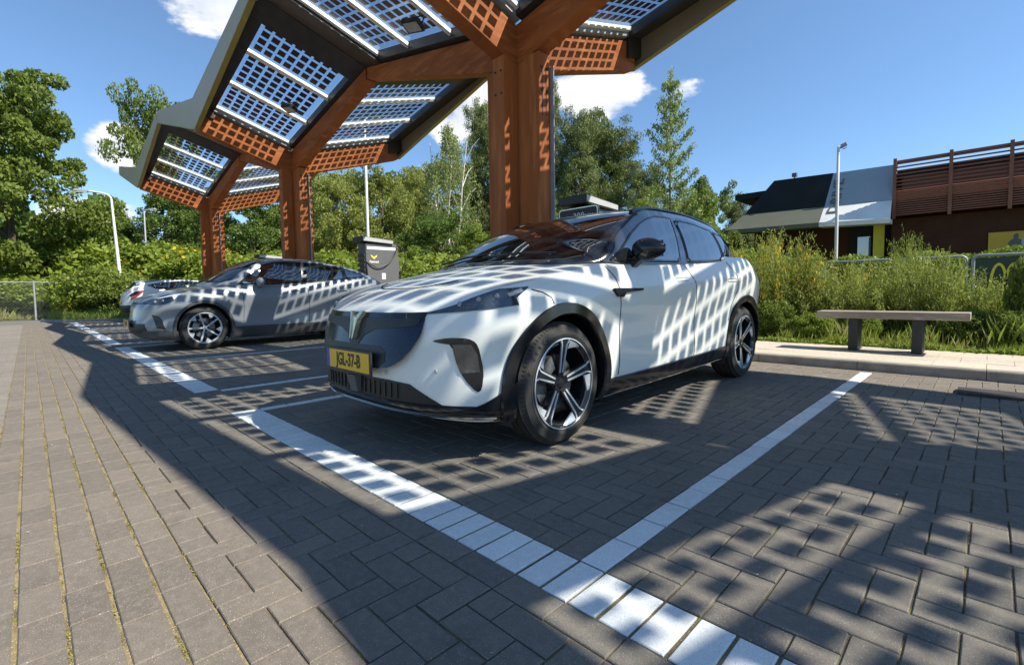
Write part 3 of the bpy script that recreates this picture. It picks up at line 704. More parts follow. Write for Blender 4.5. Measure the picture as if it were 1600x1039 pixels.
        F += [(0, 1, 3, 2), (32, 34, 35, 33)]
        dsc.add(V, F, 0)
        dm = dsc.build('brake_disc', M_DISC, smooth=True, sharp=30)
        WHEEL[key] = (tm, rm, dm)
    tm, rm, dm = WHEEL[key]
    wo = bpy.data.objects.new('wheel', None); C.objects.link(wo); wo.parent = root; wo.location = loc; wo.empty_display_size = .1
    if side < 0: wo.rotation_euler = (0, 0, PI)
    if not first: wo.rotation_euler.x = random.uniform(-.6, .6)
    for o in (tm, rm, dm):
        if not first: o2 = o.copy(); C.objects.link(o2)
        else: o2 = o
        o2.parent = wo
    return wo

def make_car(d, name, label, cat='car'):
    q = Shape(d); q.gh(); L = q.L; root = thing(name, (0, 0, 0), label, cat, d.get('group'))
    paint = d['paint']; zw, Rw, Rc = d['zw'], d['Rw'], d['Rc']; Rd = (Rc+d['Ri'])/2
    # --- body shell
    A = []; a = 0
    while a < q.A[-1]: A.append(a); a += .028
    A.append(q.A[-1]); Vn = [0, .03, .08]+[.08+.92*i/26 for i in range(1, 27)]
    K = 12; rows = []
    for a in A:
        s, r = q.plan(a); row = [q.body(a, v) for v in Vn]; e = row[-1]; row_in = []
        zc = q.hc(e.y) if e.y < d['cowl'] else e.z+.012
        for k in range(1, K+1):
            t = k/K; y = e.x*(1-t); z = e.z+(zc-e.z)*(1-(1-t)**d.get('hp', 2.3)); row_in.append(Vector((y, e.y, z)))
        rows.append(row+row_in)
    n = len(rows[0]); nv = len(Vn); mb = MB(); V = [tuple(p) for rr in rows for p in rr]
    F = []
    for i in range(len(rows)-1):
        for j in range(n-1):
            ps = [rows[i][j], rows[i+1][j], rows[i+1][j+1], rows[i][j+1]]; c = sum(ps, Vector())/4
            if j < nv-1 and c.x > .5 and any(math.hypot(c.y-sw, c.z-zw) < Rd for sw in d['wheels']): continue
            F.append((i*n+j, (i+1)*n+j, (i+1)*n+j+1, i*n+j+1))
    mb.add(V, F); mb.add([(-x, y, z) for x, y, z in V], [f[::-1] for f in F])
    me = bpy.data.meshes.new('body'); me.from_pydata(mb.v, [], mb.f); bm = bmesh.new(); bm.from_mesh(me)
    bmesh.ops.remove_doubles(bm, verts=bm.verts, dist=.0006); bmesh.ops.recalc_face_normals(bm, faces=bm.faces); bm.to_mesh(me); bm.free()
    me.polygons.foreach_set('use_smooth', [True]*len(me.polygons)); me.set_sharp_from_angle(angle=R_(38)); me.materials.append(paint)
    bo = link('body', me, root)
    # --- floor and wheel wells
    fl = MB(); fl.box(-.72, .72, .25, L-.25, q.zb(L/2)+.03, q.zb(L/2)+.06)
    for sw in d['wheels']:
        for sg in (-1, 1):
            wv = MB(); n_ = 20; Vv = []
            for i in range(n_+1):
                an = -R_(25)+R_(230)*i/n_
                for x in (.42, .875): Vv.append((sg*x, sw+(d['Ri']+.035)*math.cos(an), zw+(d['Ri']+.035)*math.sin(an)))
            fl.add(Vv, [(2*i, 2*i+1, 2*i+3, 2*i+2) for i in range(n_)])
            c0 = [(sg*.42, sw+(d['Ri']+.035)*math.cos(-R_(25)+R_(230)*i/n_), zw+(d['Ri']+.035)*math.sin(-R_(25)+R_(230)*i/n_)) for i in range(n_+1)]
            fl.add(c0, [tuple(range(n_+1))])
    fl.build('underbody', M_BLACK, root, recalc=False)
    # --- arch cladding: a ring on the surface with a return into the well
    for sw in d['wheels']:
        for sg in (-1, 1):
            clad = MB()
            V = []; n_ = 44; off = .013; rings = [(Rc, .0), (Rc-.004, off), (d['Ri']+.008, off+.002), (d['Ri'], off-.008), (d['Ri'], -.10)]
            a0, a1 = d['arc']
            for i in range(n_+1):
                an = R_(a0)+R_(a1-a0)*i/n_
                for (rr, o) in rings:
                    ss = sw+rr*math.cos(an); zz = zw+rr*math.sin(an)
                    zz = max(zz, q.zb(ss)-.0)
                    p = q.B(q.a_s(ss), zz, 0); x = p.x+o
                    V.append((sg*x, ss, zz))
            m5 = len(rings); F = [(i*m5+k, (i+1)*m5+k, (i+1)*m5+k+1, i*m5+k+1) for i in range(n_) for k in range(m5-1)]
            clad.add(V, F if sg < 0 else [f[::-1] for f in F]); clad.build('arch_trim', d['clad'], root, smooth=True, sharp=35)
    S_ = lambda s, z, o: q.B(q.a_s(s), z, o)
    Fp = lambda u, z, o: q.B(u, z, o)
    def fpoly(pts):     # front features given as (y, z) or ('s', s, z)
        return [(q.a_s(p[1]), p[2]) if p[0] == 's' else ((-q.a_f(-p[0], p[1])) if p[0] < 0 else q.a_f(p[0], p[1]), p[1]) for p in pts]
    def Fsym(u, z, o):
        p = q.B(abs(u), z, o); return Vector((p.x if u >= 0 else -p.x, p.y, p.z))
    # sills
    s1, s2 = d['wheels'][0]+d['Ri']+.01, d['wheels'][1]-d['Ri']-.01
    zs = d['sill']
    N = 60
    for sg in (-1, 1):
        V = []; mbs = MB()
        for i in range(N+1):
            s = s1+(s2-s1)*i/N; zt = zs(s) if callable(zs) else zs
            for z, o in ((zt, 0), (zt-.006, .012), (q.zb(s)+.03, .014), (q.zb(s)+.002, .0), (q.zb(s)-.015, -.06)):
                p = q.B(q.a_s(s), max(z, q.zb(s)), o); V.append((sg*p.x, p.y, z))
        F = [(i*5+k, (i+1)*5+k, (i+1)*5+k+1, i*5+k+1) for i in range(N) for k in range(4)]
        mbs.add(V, F); mbs.build('sill', d['clad'], root, smooth=True, sharp=35)
    # greenhouse
    g = MB(); NS = 120; n1, n2 = 9, 12; rows = []
    for i in range(NS+1):
        t = i/NS; s = q.g0+(q.g1-q.g0)*(.5-.5*math.cos(PI*t)) if False else q.g0+(q.g1-q.g0)*t
        row = [q.gside(s, q.gzb(s)+(q.gze(s)-q.gzb(s))*k/n1) for k in range(n1)]
        ye = q.gye(s)
        for k in range(n2+1):
            tt = k/n2; y = ye*math.cos(PI/2*tt) if tt < 1 else 0; row.append(q.groof(s, y))
        rows.append(row)
    n = len(rows[0]); V = [tuple(p) for r in rows for p in r]; F = [(i*n+j, (i+1)*n+j, (i+1)*n+j+1, i*n+j+1) for i in range(NS) for j in range(n-1)]
    g.add(V, F); g.add([(-x, y, z) for x, y, z in V], [f[::-1] for f in F])
    me = bpy.data.meshes.new('roof'); me.from_pydata(g.v, [], g.f); bm = bmesh.new(); bm.from_mesh(me); bmesh.ops.remove_doubles(bm, verts=bm.verts, dist=.0006); bmesh.ops.recalc_face_normals(bm, faces=bm.faces); bm.to_mesh(me); bm.free()
    me.polygons.foreach_set('use_smooth', [True]*len(me.polygons)); me.set_sharp_from_angle(angle=R_(50)); me.materials.append(d.get('roofpaint', M_ROOFBLACK)); link('roof', me, root)
    # side windows: dark surround then panes
    G_ = lambda s, z, o: q.gside(s, z, o)
    if d.get('surround'):
        patch(MB(), d['surround'], lambda s, z, o: G_(s, z, .004+o), .04).build('window_surround', M_GBLACK, root, smooth=True, sharp=60)
    for w_ in d['windows']:
        for sg in (1, -1):
            mbw = MB(); patch(mbw, smooth_poly(densify(w_, .25), 1), lambda s, z, o: G_(s, z, .008+o), .035, mirror=False)
            if sg < 0: mbw.v = [(-x, y, z) for x, y, z in mbw.v]; mbw.f = [f[::-1] for f in mbw.f]
            wo = mbw.build('side_window', M_GLASSD, root, smooth=True, sharp=60)
            if d.get('winframe'):
                fr = MB(); ww = densify(w_, .06); line_strip(fr, ww+[ww[0]], G_, .012, .011, mirror=False)
                if sg < 0: fr.v = [(-x, y, z) for x, y, z in fr.v]; fr.f = [f[::-1] for f in fr.f]
                fr.build('window_trim', d['winframe'], wo)
    # windscreen and tailgate glass
    Rf = lambda y, s, o: q.groof(s, y, .005+o)
    patch(MB(), [tuple(p) for p in d['screen']]+[(-a, b) for a, b in d['screen'][::-1] if a > 0], Rf, .05, mirror=False).build('windscreen', M_SCREEN, root, smooth=True, sharp=60)
    if d.get('rearglass'): patch(MB(), [tuple(p) for p in d['rearglass']]+[(-a, b) for a, b in d['rearglass'][::-1] if a > 0], Rf, .05, mirror=False).build('rear_window', M_GLASSD, root, smooth=True, sharp=60)
    if d.get('roofglass'): patch(MB(), d['roofglass'], Rf, .08, mirror=False).build('roof_glass', M_GLASSD, root, smooth=True, sharp=60)
    if d.get('rails'):
        s_a, s_b = d['rails']
        for sg in (-1, 1):
            r = MB(); pts = []
            for i in range(25):
                s = s_a+(s_b-s_a)*i/24; e = q.groof(s, q.gye(s)*.93); lift = .014*min(1, min(i, 24-i)/3.5)
                pts.append((sg*e.x, s, e.z+lift+.002))
            r.tube(pts, .019, 8); r.build('roof_rail', d.get('railmat', M_GBLACK), root, smooth=True)
    # wipers
    if d.get('wipers'):
        wp = MB()
        for (y0, s0_, y1, s1_) in d['wipers']:
            p0, p1 = q.groof(s0_, y0, .03), q.groof(s1_, y1, .022); wp.tube([p0, (p0+p1)/2+Vector((0, 0, .012)), p1], [.009, .008, .004], 6)
        wp.build('wiper', M_BLACK, root)
    # panel gaps
    def gap(fn_):
        for sg in (1, -1):
            gp = MB(); fn_(gp)
            if sg < 0: gp.v = [(-x, y, z) for x, y, z in gp.v]
            gp.build('panel_gap', M_GAP, root)
    for pts in d['gaps_s']: gap(lambda g, pts=pts: line_strip(g, pts, S_, .0065, .0022, mirror=False))
    for pts in d['gaps_f']: gap(lambda g, pts=pts: line_strip(g, fpoly(pts), Fsym, .006, .002, mirror=False))
    for pts in d.get('gaps_hood', []):
        # (y, s) on the bonnet
        def hood(y, s, o):
            e = q.body(q.a_s(s), 1.0); t = 1-min(abs(y)/max(e.x, .01), 1); zc = q.hc(s); return Vector((y, s, e.z+(zc-e.z)*(1-(1-t)**d.get('hp', 2.3))+o))
        gap(lambda g, pts=pts: line_strip(g, pts, hood, .007, .003, mirror=False))
    # generic patches: (name, material, [points], offset, space, mirror)
    made = {}
    for it in d['patches']:
        nm, mt, pts, off, space, mir, par = (list(it)+[None])[:7]
        if space == 's': fn = lambda s, z, o, off=off: S_(s, z, off+o); poly = pts
        else:
            k_ = .15 if nm in ('grille_panel', 'plate_recess', 'grille_top') else 0
            fn = lambda u, z, o, off=off, k_=k_: Fsym(u, z, off+o+k_*max(0, .80-z)); poly = fpoly(pts)
        if space == 'fs' : poly = smooth_poly(densify(poly, .2), 1)
        for sg in ((1, -1) if mir else (1,)):
            mb_ = MB(); patch(mb_, poly, fn, .022 if space != 's' else .03, mirror=False)
            if sg < 0: mb_.v = [(-x, y, z) for x, y, z in mb_.v]; mb_.f = [f[::-1] for f in mb_.f]
            o_ = mb_.build(nm, mt, made.get((par, sg), made.get((par, 1), root)) if par else root, smooth=True, sharp=50); made[(nm, sg)] = o_
    q.root = root; q.Fsym = Fsym; q.S_ = S_; q.fpoly = fpoly; q.made = made
    # mirrors
    mc = d['mirror']
    for sg in (-1, 1):
        mm = MB(); c = Vector((mc[0], mc[1], mc[2])); V = []; nl, nr = 12, 16
        for i in range(nl+1):
            t = i/nl; x = c.x+.005+.235*t
            for k in range(nr):
                a = 2*PI*k/nr; ca, sa = math.cos(a), math.sin(a)
                ry = .062*(math.sin(PI*min(1, t*.93+.07))**.45); rz = .085*(math.sin(PI*min(1, t*.9+.08))**.5)*(1-.25*t)
                yy = c.y+(ry*1.15*ca if ca < 0 else ry*.75*ca); zz = c.z+rz*sa-(.01 if sa < 0 else 0)
                V.append((sg*x, yy, zz))
        F = [(i*nr+k, i*nr+(k+1) % nr, (i+1)*nr+(k+1) % nr, (i+1)*nr+k) for i in range(nl) for k in range(nr)]+[tuple(range(nr))[::-1], tuple(nl*nr+k for k in range(nr))]
        mm.add(V, F); mm.hexa([(sg*(c.x-.10), c.y-.035, c.z-.15), (sg*(c.x+.0), c.y-.03, c.z-.13), (sg*(c.x+.0), c.y+.03, c.z-.13), (sg*(c.x-.10), c.y+.05, c.z-.15), (sg*(c.x+.02), c.y-.035, c.z-.05), (sg*(c.x+.10), c.y-.03, c.z-.055), (sg*(c.x+.10), c.y+.03, c.z-.055), (sg*(c.x+.02), c.y+.03, c.z-.05)])
        mo = mm.build('mirror', d.get('mirmat', M_GBLACK), root, smooth=True, sharp=45)
        gl = MB().box(c.x+.035, c.x+.20, c.y+.044, c.y+.047, c.z-.055, c.z+.055)
        if sg < 0: gl.v = [(-x, y, z) for x, y, z in gl.v]
        gl.build('mirror_glass', M_CHROME, mo)
    # wheels
    for sw in d['wheels']:
        for sg in (-1, 1): wheel(root, Rw, d['Rr'], d['tw'], d['style'], sg, (sg*(d['wx']-d['tw']/2), sw, Rw))
    return q
def plate(q, root, yc, z0, z1, s, tilt, text, wid=.52, facing=-1, y_off=0):
    pb = MB().box(-wid/2-.012, wid/2+.012, -.012, 0, z0-.012, z1+.012)
    po = pb.build('number_plate', M_BLACK, root, loc=(y_off, s, 0))
    yl = MB().box(-wid/2+.04, wid/2, -.0145, -.0125, z0, z1); yl.build('plate_face', M_PLATEY, po)
    MB().box(-wid/2, -wid/2+.0395, -.0145, -.0125, z0, z1).build('plate_band', M_PLATEB, po)
    t = MB(); vs, fs = text_geo(text, .104, .0012, .0028, .76); zc = (z0+z1)/2
    t.add([(x+.018, -.0152-z, y+zc) for x, y, z in vs], fs)
    t.build('plate_text', M_INK, po)
    return po

CAR1 = dict(L=4.60, paint=mat('white_paint', (.74, .725, .67), .35, coat=.45, noise=(600, (.73, .715, .66), .4, .7)),
    plan=(.80, 2.9, .62, 2.8), wheels=(.87, 3.76), zw=.362, Rw=.362, Rr=.264, tw=.25, wx=.915, Rc=.475, Ri=.405, arc=(-28, 208), style=1,
    zb=[(0, .25), (.3, .215), (1, .20), (2.5, .215), (3.8, .26), (4.6, .30)],
    zt=[(0, .792), (.08, .797), (.16, .825), (.26, .872), (.45, .93), (.7, .975), (1.0, 1.02), (1.3, 1.07), (1.6, 1.09), (2.5, 1.125), (3.2, 1.165), (3.42, 1.205), (3.8, 1.21), (4.2, 1.16), (4.6, 1.10)],
    w0=[(0, .865), (.1, .90), (.28, .912), (.5, .906), (.72, .921), (.79, .922), (.85, .905), (.93, .880), (1, .845)],
    s0=[(0, .09), (.12, .045), (.3, .045), (.5, .053), (.8, .069), (.93, .073), (1, .085)],
    r0=[(0, .12), (.3, .0), (.6, .02), (.85, .06), (1, .12)],
    hood=[(.08, .792), (.10, .808), (.165, .853), (.28, .908), (.46, .968), (.7, 1.026), (.96, 1.084), (1.35, 1.125)], cowl=1.38, hp=2.3,
    clad=M_GBLACK, sill=lambda s: .325+.045*max(0, (s-1.3)/2.1)**1.5,
    gh=dict(range=(.96, 4.42), b=[(.96, .02), (1.0, .32), (1.08, .55), (1.18, .70), (1.3, .80), (1.42, .845), (2, .868), (3, .862), (3.5, .83), (3.9, .74), (4.2, .62), (4.42, .50)],
        zb=[(.96, 1.055), (1.3, 1.06), (1.42, 1.07), (2.5, 1.115), (3.3, 1.16), (3.8, 1.18), (4.2, 1.14), (4.42, 1.10)],
        ye=[(.96, .018), (1.0, .31), (1.08, .54), (1.18, .69), (1.3, .785), (1.45, .795), (1.75, .735), (2.05, .685), (2.4, .66), (2.8, .655), (3.4, .655), (3.9, .62), (4.12, .58), (4.42, .48)],
        ze=[(.96, 1.085), (1.3, 1.115), (1.45, 1.205), (1.75, 1.375), (2.0, 1.48), (2.2, 1.535), (2.5, 1.557), (2.9, 1.562), (3.4, 1.53), (3.8, 1.475), (4.05, 1.42), (4.2, 1.32), (4.42, 1.14)],
        zc=[(.96, 1.09), (1.1, 1.15), (1.4, 1.295), (1.7, 1.43), (1.95, 1.515), (2.15, 1.560), (2.45, 1.592), (2.8, 1.608), (3.3, 1.595), (3.8, 1.56), (4.12, 1.52), (4.17, 1.49), (4.42, 1.15)]),
    windows=[[(1.44, 1.10), (1.60, 1.19), (1.80, 1.31), (2.0, 1.405), (2.14, 1.455), (2.30, 1.49), (2.47, 1.502), (2.57, 1.498), (2.50, 1.33), (2.42, 1.125)],
             [(2.66, 1.494), (3.0, 1.488), (3.36, 1.455), (3.37, 1.30), (3.34, 1.165), (2.58, 1.13), (2.62, 1.30)],
             [(3.41, 1.45), (3.62, 1.415), (3.84, 1.36), (3.80, 1.315), (3.66, 1.255), (3.52, 1.185), (3.41, 1.175)]],
    surround=None, winframe=M_GBLACK,
    screen=[(0, 1.01), (.3, 1.03), (.53, 1.10), (.66, 1.18), (.735, 1.29), (.73, 1.45), (.70, 1.68), (.655, 1.9), (.63, 1.985), (.4, 2.0), (0, 2.005)],
    roofglass=[(-.52, 2.14), (.52, 2.14), (.52, 3.5), (-.52, 3.5)], rearglass=[(0, 4.16), (.5, 4.16), (.42, 4.38), (0, 4.40)],
    rails=(2.05, 3.98), wipers=[(-.55, 1.10, .05, 1.14), (.02, 1.04, .58, 1.20)],
    gaps_s=[[(1.36, 1.06), (1.43, .98), (1.455, .80), (1.46, .62), (1.45, .40), (1.44, .34)], [(2.50, 1.105), (2.60, .96), (2.62, .80), (2.62, .40), (2.60, .34)],
            [(3.36, 1.15), (3.50, 1.02), (3.52, .90), (3.38, .72), (3.33, .60)], [(4.10, .95), (4.14, .72), (4.22, .66)], [(.60, .912), (.68, .895), (.74, .865), (.745, .83)]],
    gaps_f=[],
    gaps_hood=[[(.0, .335), (.18, .342), (.27, .375), (.36, .44), (.40, .50)]],
    mirror=(.86, 1.72, 1.185), patches=[
        ('grille_panel', M_GRILLE, [(-.552, .788), (.552, .788), (.554, .694), (.507, .608), (.433, .530), (.34, .490), (-.34, .490), (-.433, .530), (-.507, .608), (-.554, .694)], .004, 'fs', False),
        ('light_bar', M_GBLACK, [(-.555, .797), (.555, .797), (.553, .764), (-.553, .764)], .009, 'f', False),
        ('headlight', M_LENS, [(.530, .800), (.545, .836), (.585, .866), (.665, .893), (.76, .908), (.82, .918), ('s', .585, .926), ('s', .575, .918), ('s', .475, .866), (.824, .829), (.717, .803), (.554, .788), (.530, .785)], .006, 'f', True),
        ('air_vent', M_GBLACK, [(.600, .652), (.685, .670), (.765, .667), (.795, .645), (.806, .60), (.812, .494), (.810, .398), (.795, .386), (.751, .456), (.719, .540), (.703, .634), (.648, .641)], .004, 'fs', True),
        ('lower_grille', M_INK, [(-.657, .322), (-.483, .42), (-.33, .430), (.33, .430), (.483, .42), (.657, .322)], .004, 'f', False),
        ('plate_recess', M_INK, [(-.32, .60), (-.27, .61), (.27, .61), (.33, .585), (.34, .53), (.30, .50), (-.30, .50), (-.34, .53)], .006, 'f', False),
        ('grille_top', M_INK, [(-.54, .763), (.54, .763), (.525, .728), (.20, .700), (.10, .665), (.05, .61), (0, .595), (-.05, .61), (-.10, .665), (-.20, .700), (-.525, .728)], .007, 'f', False),
        ('lower_lip', M_GBLACK, [(-.65, .321), (.65, .321), (.79, .312), (.84, .345), (.84, .225), (.55, .253), (-.55, .253), (-.84, .225), (-.84, .345), (-.79, .312)], .008, 'f', False),
        ('side_lip', M_GBLACK, [(.80, .315), ('s', .44, .41), ('s', .47, .43), ('s', .47, .22), (.80, .225)], .010, 'f', True),
        ('tail_light', M_RED, [('s', 4.20, 1.02), ('s', 4.60, 1.0), ('s', 4.60, .93), ('s', 4.25, .95)], .006, 'f', True),
    ])
q1 = make_car(CAR1, 'parked_car', 'white electric car with black roof, black five spoke wheels and yellow JGL-37-B number plate')
r1 = q1.root
plate(q1, r1, 0, .462, .572, -.008, 0, 'JGL-37-B')
# extra front details
def on_front(q, y, z, o=0): return q.Fsym(q.a_f(abs(y), z)*(1 if y >= 0 else -1), z, o)
em = MB()
def vpoly(mb, pts, z_off, mi=0):
    P0 = [on_front(q1, y, z, z_off) for y, z in pts]; P1 = [on_front(q1, y, z, .004) for y, z in pts]; n = len(pts)
    P0 = [p+Vector((0, -abs(k), 0)) for p, k in zip(P0, [0]*n)]
    mb.add([tuple(p) for p in P0+P1], [tuple(range(n))]+[(i, (i+1) % n, n+(i+1) % n, n+i) for i in range(n)], mi)
vpoly(em, [(-.075, .806), (-.050, .806), (-.020, .770), (-.012, .640), (-.016, .640), (-.040, .745)], .035)
vpoly(em, [(.075, .806), (.050, .806), (.020, .770), (.012, .640), (.016, .640), (.040, .745)][::-1], .035)
vpoly(em, [(-.018, .76), (.018, .76), (.010, .65), (0, .635), (-.010, .65)], .028)
em.v = [(x, y-.15*max(0, .80-z), z) for x, y, z in em.v]; em.build('emblem', M_BRONZE, r1)
ch = MB(); line_strip(ch, [(q1.a_f(y, .26), .262) for y in (0, .2, .4, .6)]+[(q1.a_f(.75, .255), .256), (q1.a_s(.35), .245)], lambda u, z, o: q1.B(u, z, o), .010, .014); ch.build('chrome_strip', M_CHROME, r1)
lb = MB()
for y in (-.44, -.32, .20, .32, .44): 
    a = q1.a_f(abs(y), .78)*(1 if y > 0 else -1); line_strip(lb, [(a, .764), (a, .794)], q1.Fsym, .004, .0105, mirror=False)
lb.build('bar_marks', M_CHARG, q1.made[('light_bar', 1)])
for sg in (1, -1):      # lamp units behind the headlamp glass, sensors, fog lamp
    u = MB()
    for s, z in ((.20, .835), (.28, .858), (.37, .873)):
        p = q1.B(q1.a_s(s), z, .009); u.lathe([(-.004, .0), (-.004, .012), (.0, .016)], 14, 0, 'y', (sg*p.x, p.y, p.z))
        u.tube([(sg*p.x, p.y, p.z), (sg*(p.x+.001), p.y-.001, p.z)], .013, 12)
    line_strip(u, [(q1.a_s(.43), .878), (q1.a_s(.48), .893), (q1.a_s(.53), .908)], lambda a, z, o: Vector((sg*q1.B(a, z, o).x, q1.B(a, z, o).y, q1.B(a, z, o).z)), .018, .0095, mirror=False)
    u.build('lamp_unit', mat('lamp_reflector', (.22, .25, .29), .15, coat=1, noise=(60, (.15, .17, .2), .4, .7)), q1.made[('headlight', sg)])
    f = MB(); patch(f, [(q1.a_f(.706, .63), .634), (q1.a_f(.778, .62), .634), (q1.a_f(.796, .57), .58), (q1.a_f(.801, .49), .49), (q1.a_f(.738, .48), .487), (q1.a_f(.720, .54), .54)], lambda a, z, o: Vector((sg*q1.B(a, z, .007+o).x, q1.B(a, z, .007+o).y, z)), .03, mirror=False); f.build('fog_lamp', mat('fog_lens', (.055, .05, .048), .15, coat=1, noise=(60, (.035, .035, .035), .4, .7)), q1.made[('air_vent', sg)])
    for y, z in ((.630, .493), (.30, .468)):
        p = on_front(q1, sg*y, z, .003); sn = MB().tube([p, p+Vector((0, -.003, 0))], .013, 16); sn.build('sensor', mat('sensor_grey', (.55, .55, .54), .4, noise=(60, (.5, .5, .5), .4, .7)), r1)
    p = q1.S_(.47, .58, .003); MB().tube([(sg*p.x, p.y, p.z), (sg*(p.x+.003), p.y, p.z)], .012, 16).build('sensor', MATS['sensor_grey'], r1)
    # blade shaped side repeater on the wing
    b_ = MB(); P = [(1.35, .905), (1.40, .860), (1.47, .855), (1.50, .885), (1.72, .898), (1.73, .912), (1.36, .912)]
    V = [q1.S_(s, z, .016) for s, z in P]+[q1.S_(s, z, -.003) for s, z in P]; n = len(P)
    b_.add([(sg*p.x, p.y, p.z) for p in V], [tuple(range(n)), tuple(range(n, 2*n))[::-1]]+[(i, (i+1) % n, n+(i+1) % n, n+i) for i in range(n)])
    bevel(b_.build('wing_blade', M_GBLACK, r1), .003)
    for s in (2.34, 3.35):
        h = MB(); s -= .06; pts = [(s, .975), (s+.19, .982)]; line_strip(h, pts, lambda a, z, o: Vector((sg*q1.S_(a, z, o).x, a, z)), .020, .003, mirror=False)
        ho = h.build('door_handle', CAR1['paint'], r1)
        hg = MB(); 
        for zz in (.963, .992): line_strip(hg, [(s-.004, zz), (s+.194, zz+.006)], lambda a, z, o: Vector((sg*q1.S_(a, z, o).x, a, z)), .003, .0035, mirror=False)
        hg.build('handle_gap', M_GAP, ho)
# lower grille bars
for k in range(-8, 9):
    y = k*.05
    if abs(y) < .06: continue
    a = q1.a_f(abs(y), .37)*(1 if y > 0 else -1); lg = MB(); line_strip(lg, [(a, .335), (a, .415-.03*max(0, (abs(y)-.4)/.3))], q1.Fsym, .008, .010, mirror=False); lg.build('grille_bar', M_GBLACK, q1.made[('lower_grille', 1)])
MB().hexa([(-.04, .02, .33), (.04, .02, .33), (.04, .06, .33), (-.04, .06, .33), (-.05, -.002, .43), (.05, -.002, .43), (.05, .05, .43), (-.05, .05, .43)]).build('radar_panel', M_CHARG, q1.made[('lower_grille', 1)])
r1.location = (-2.655, 1.315, 0)

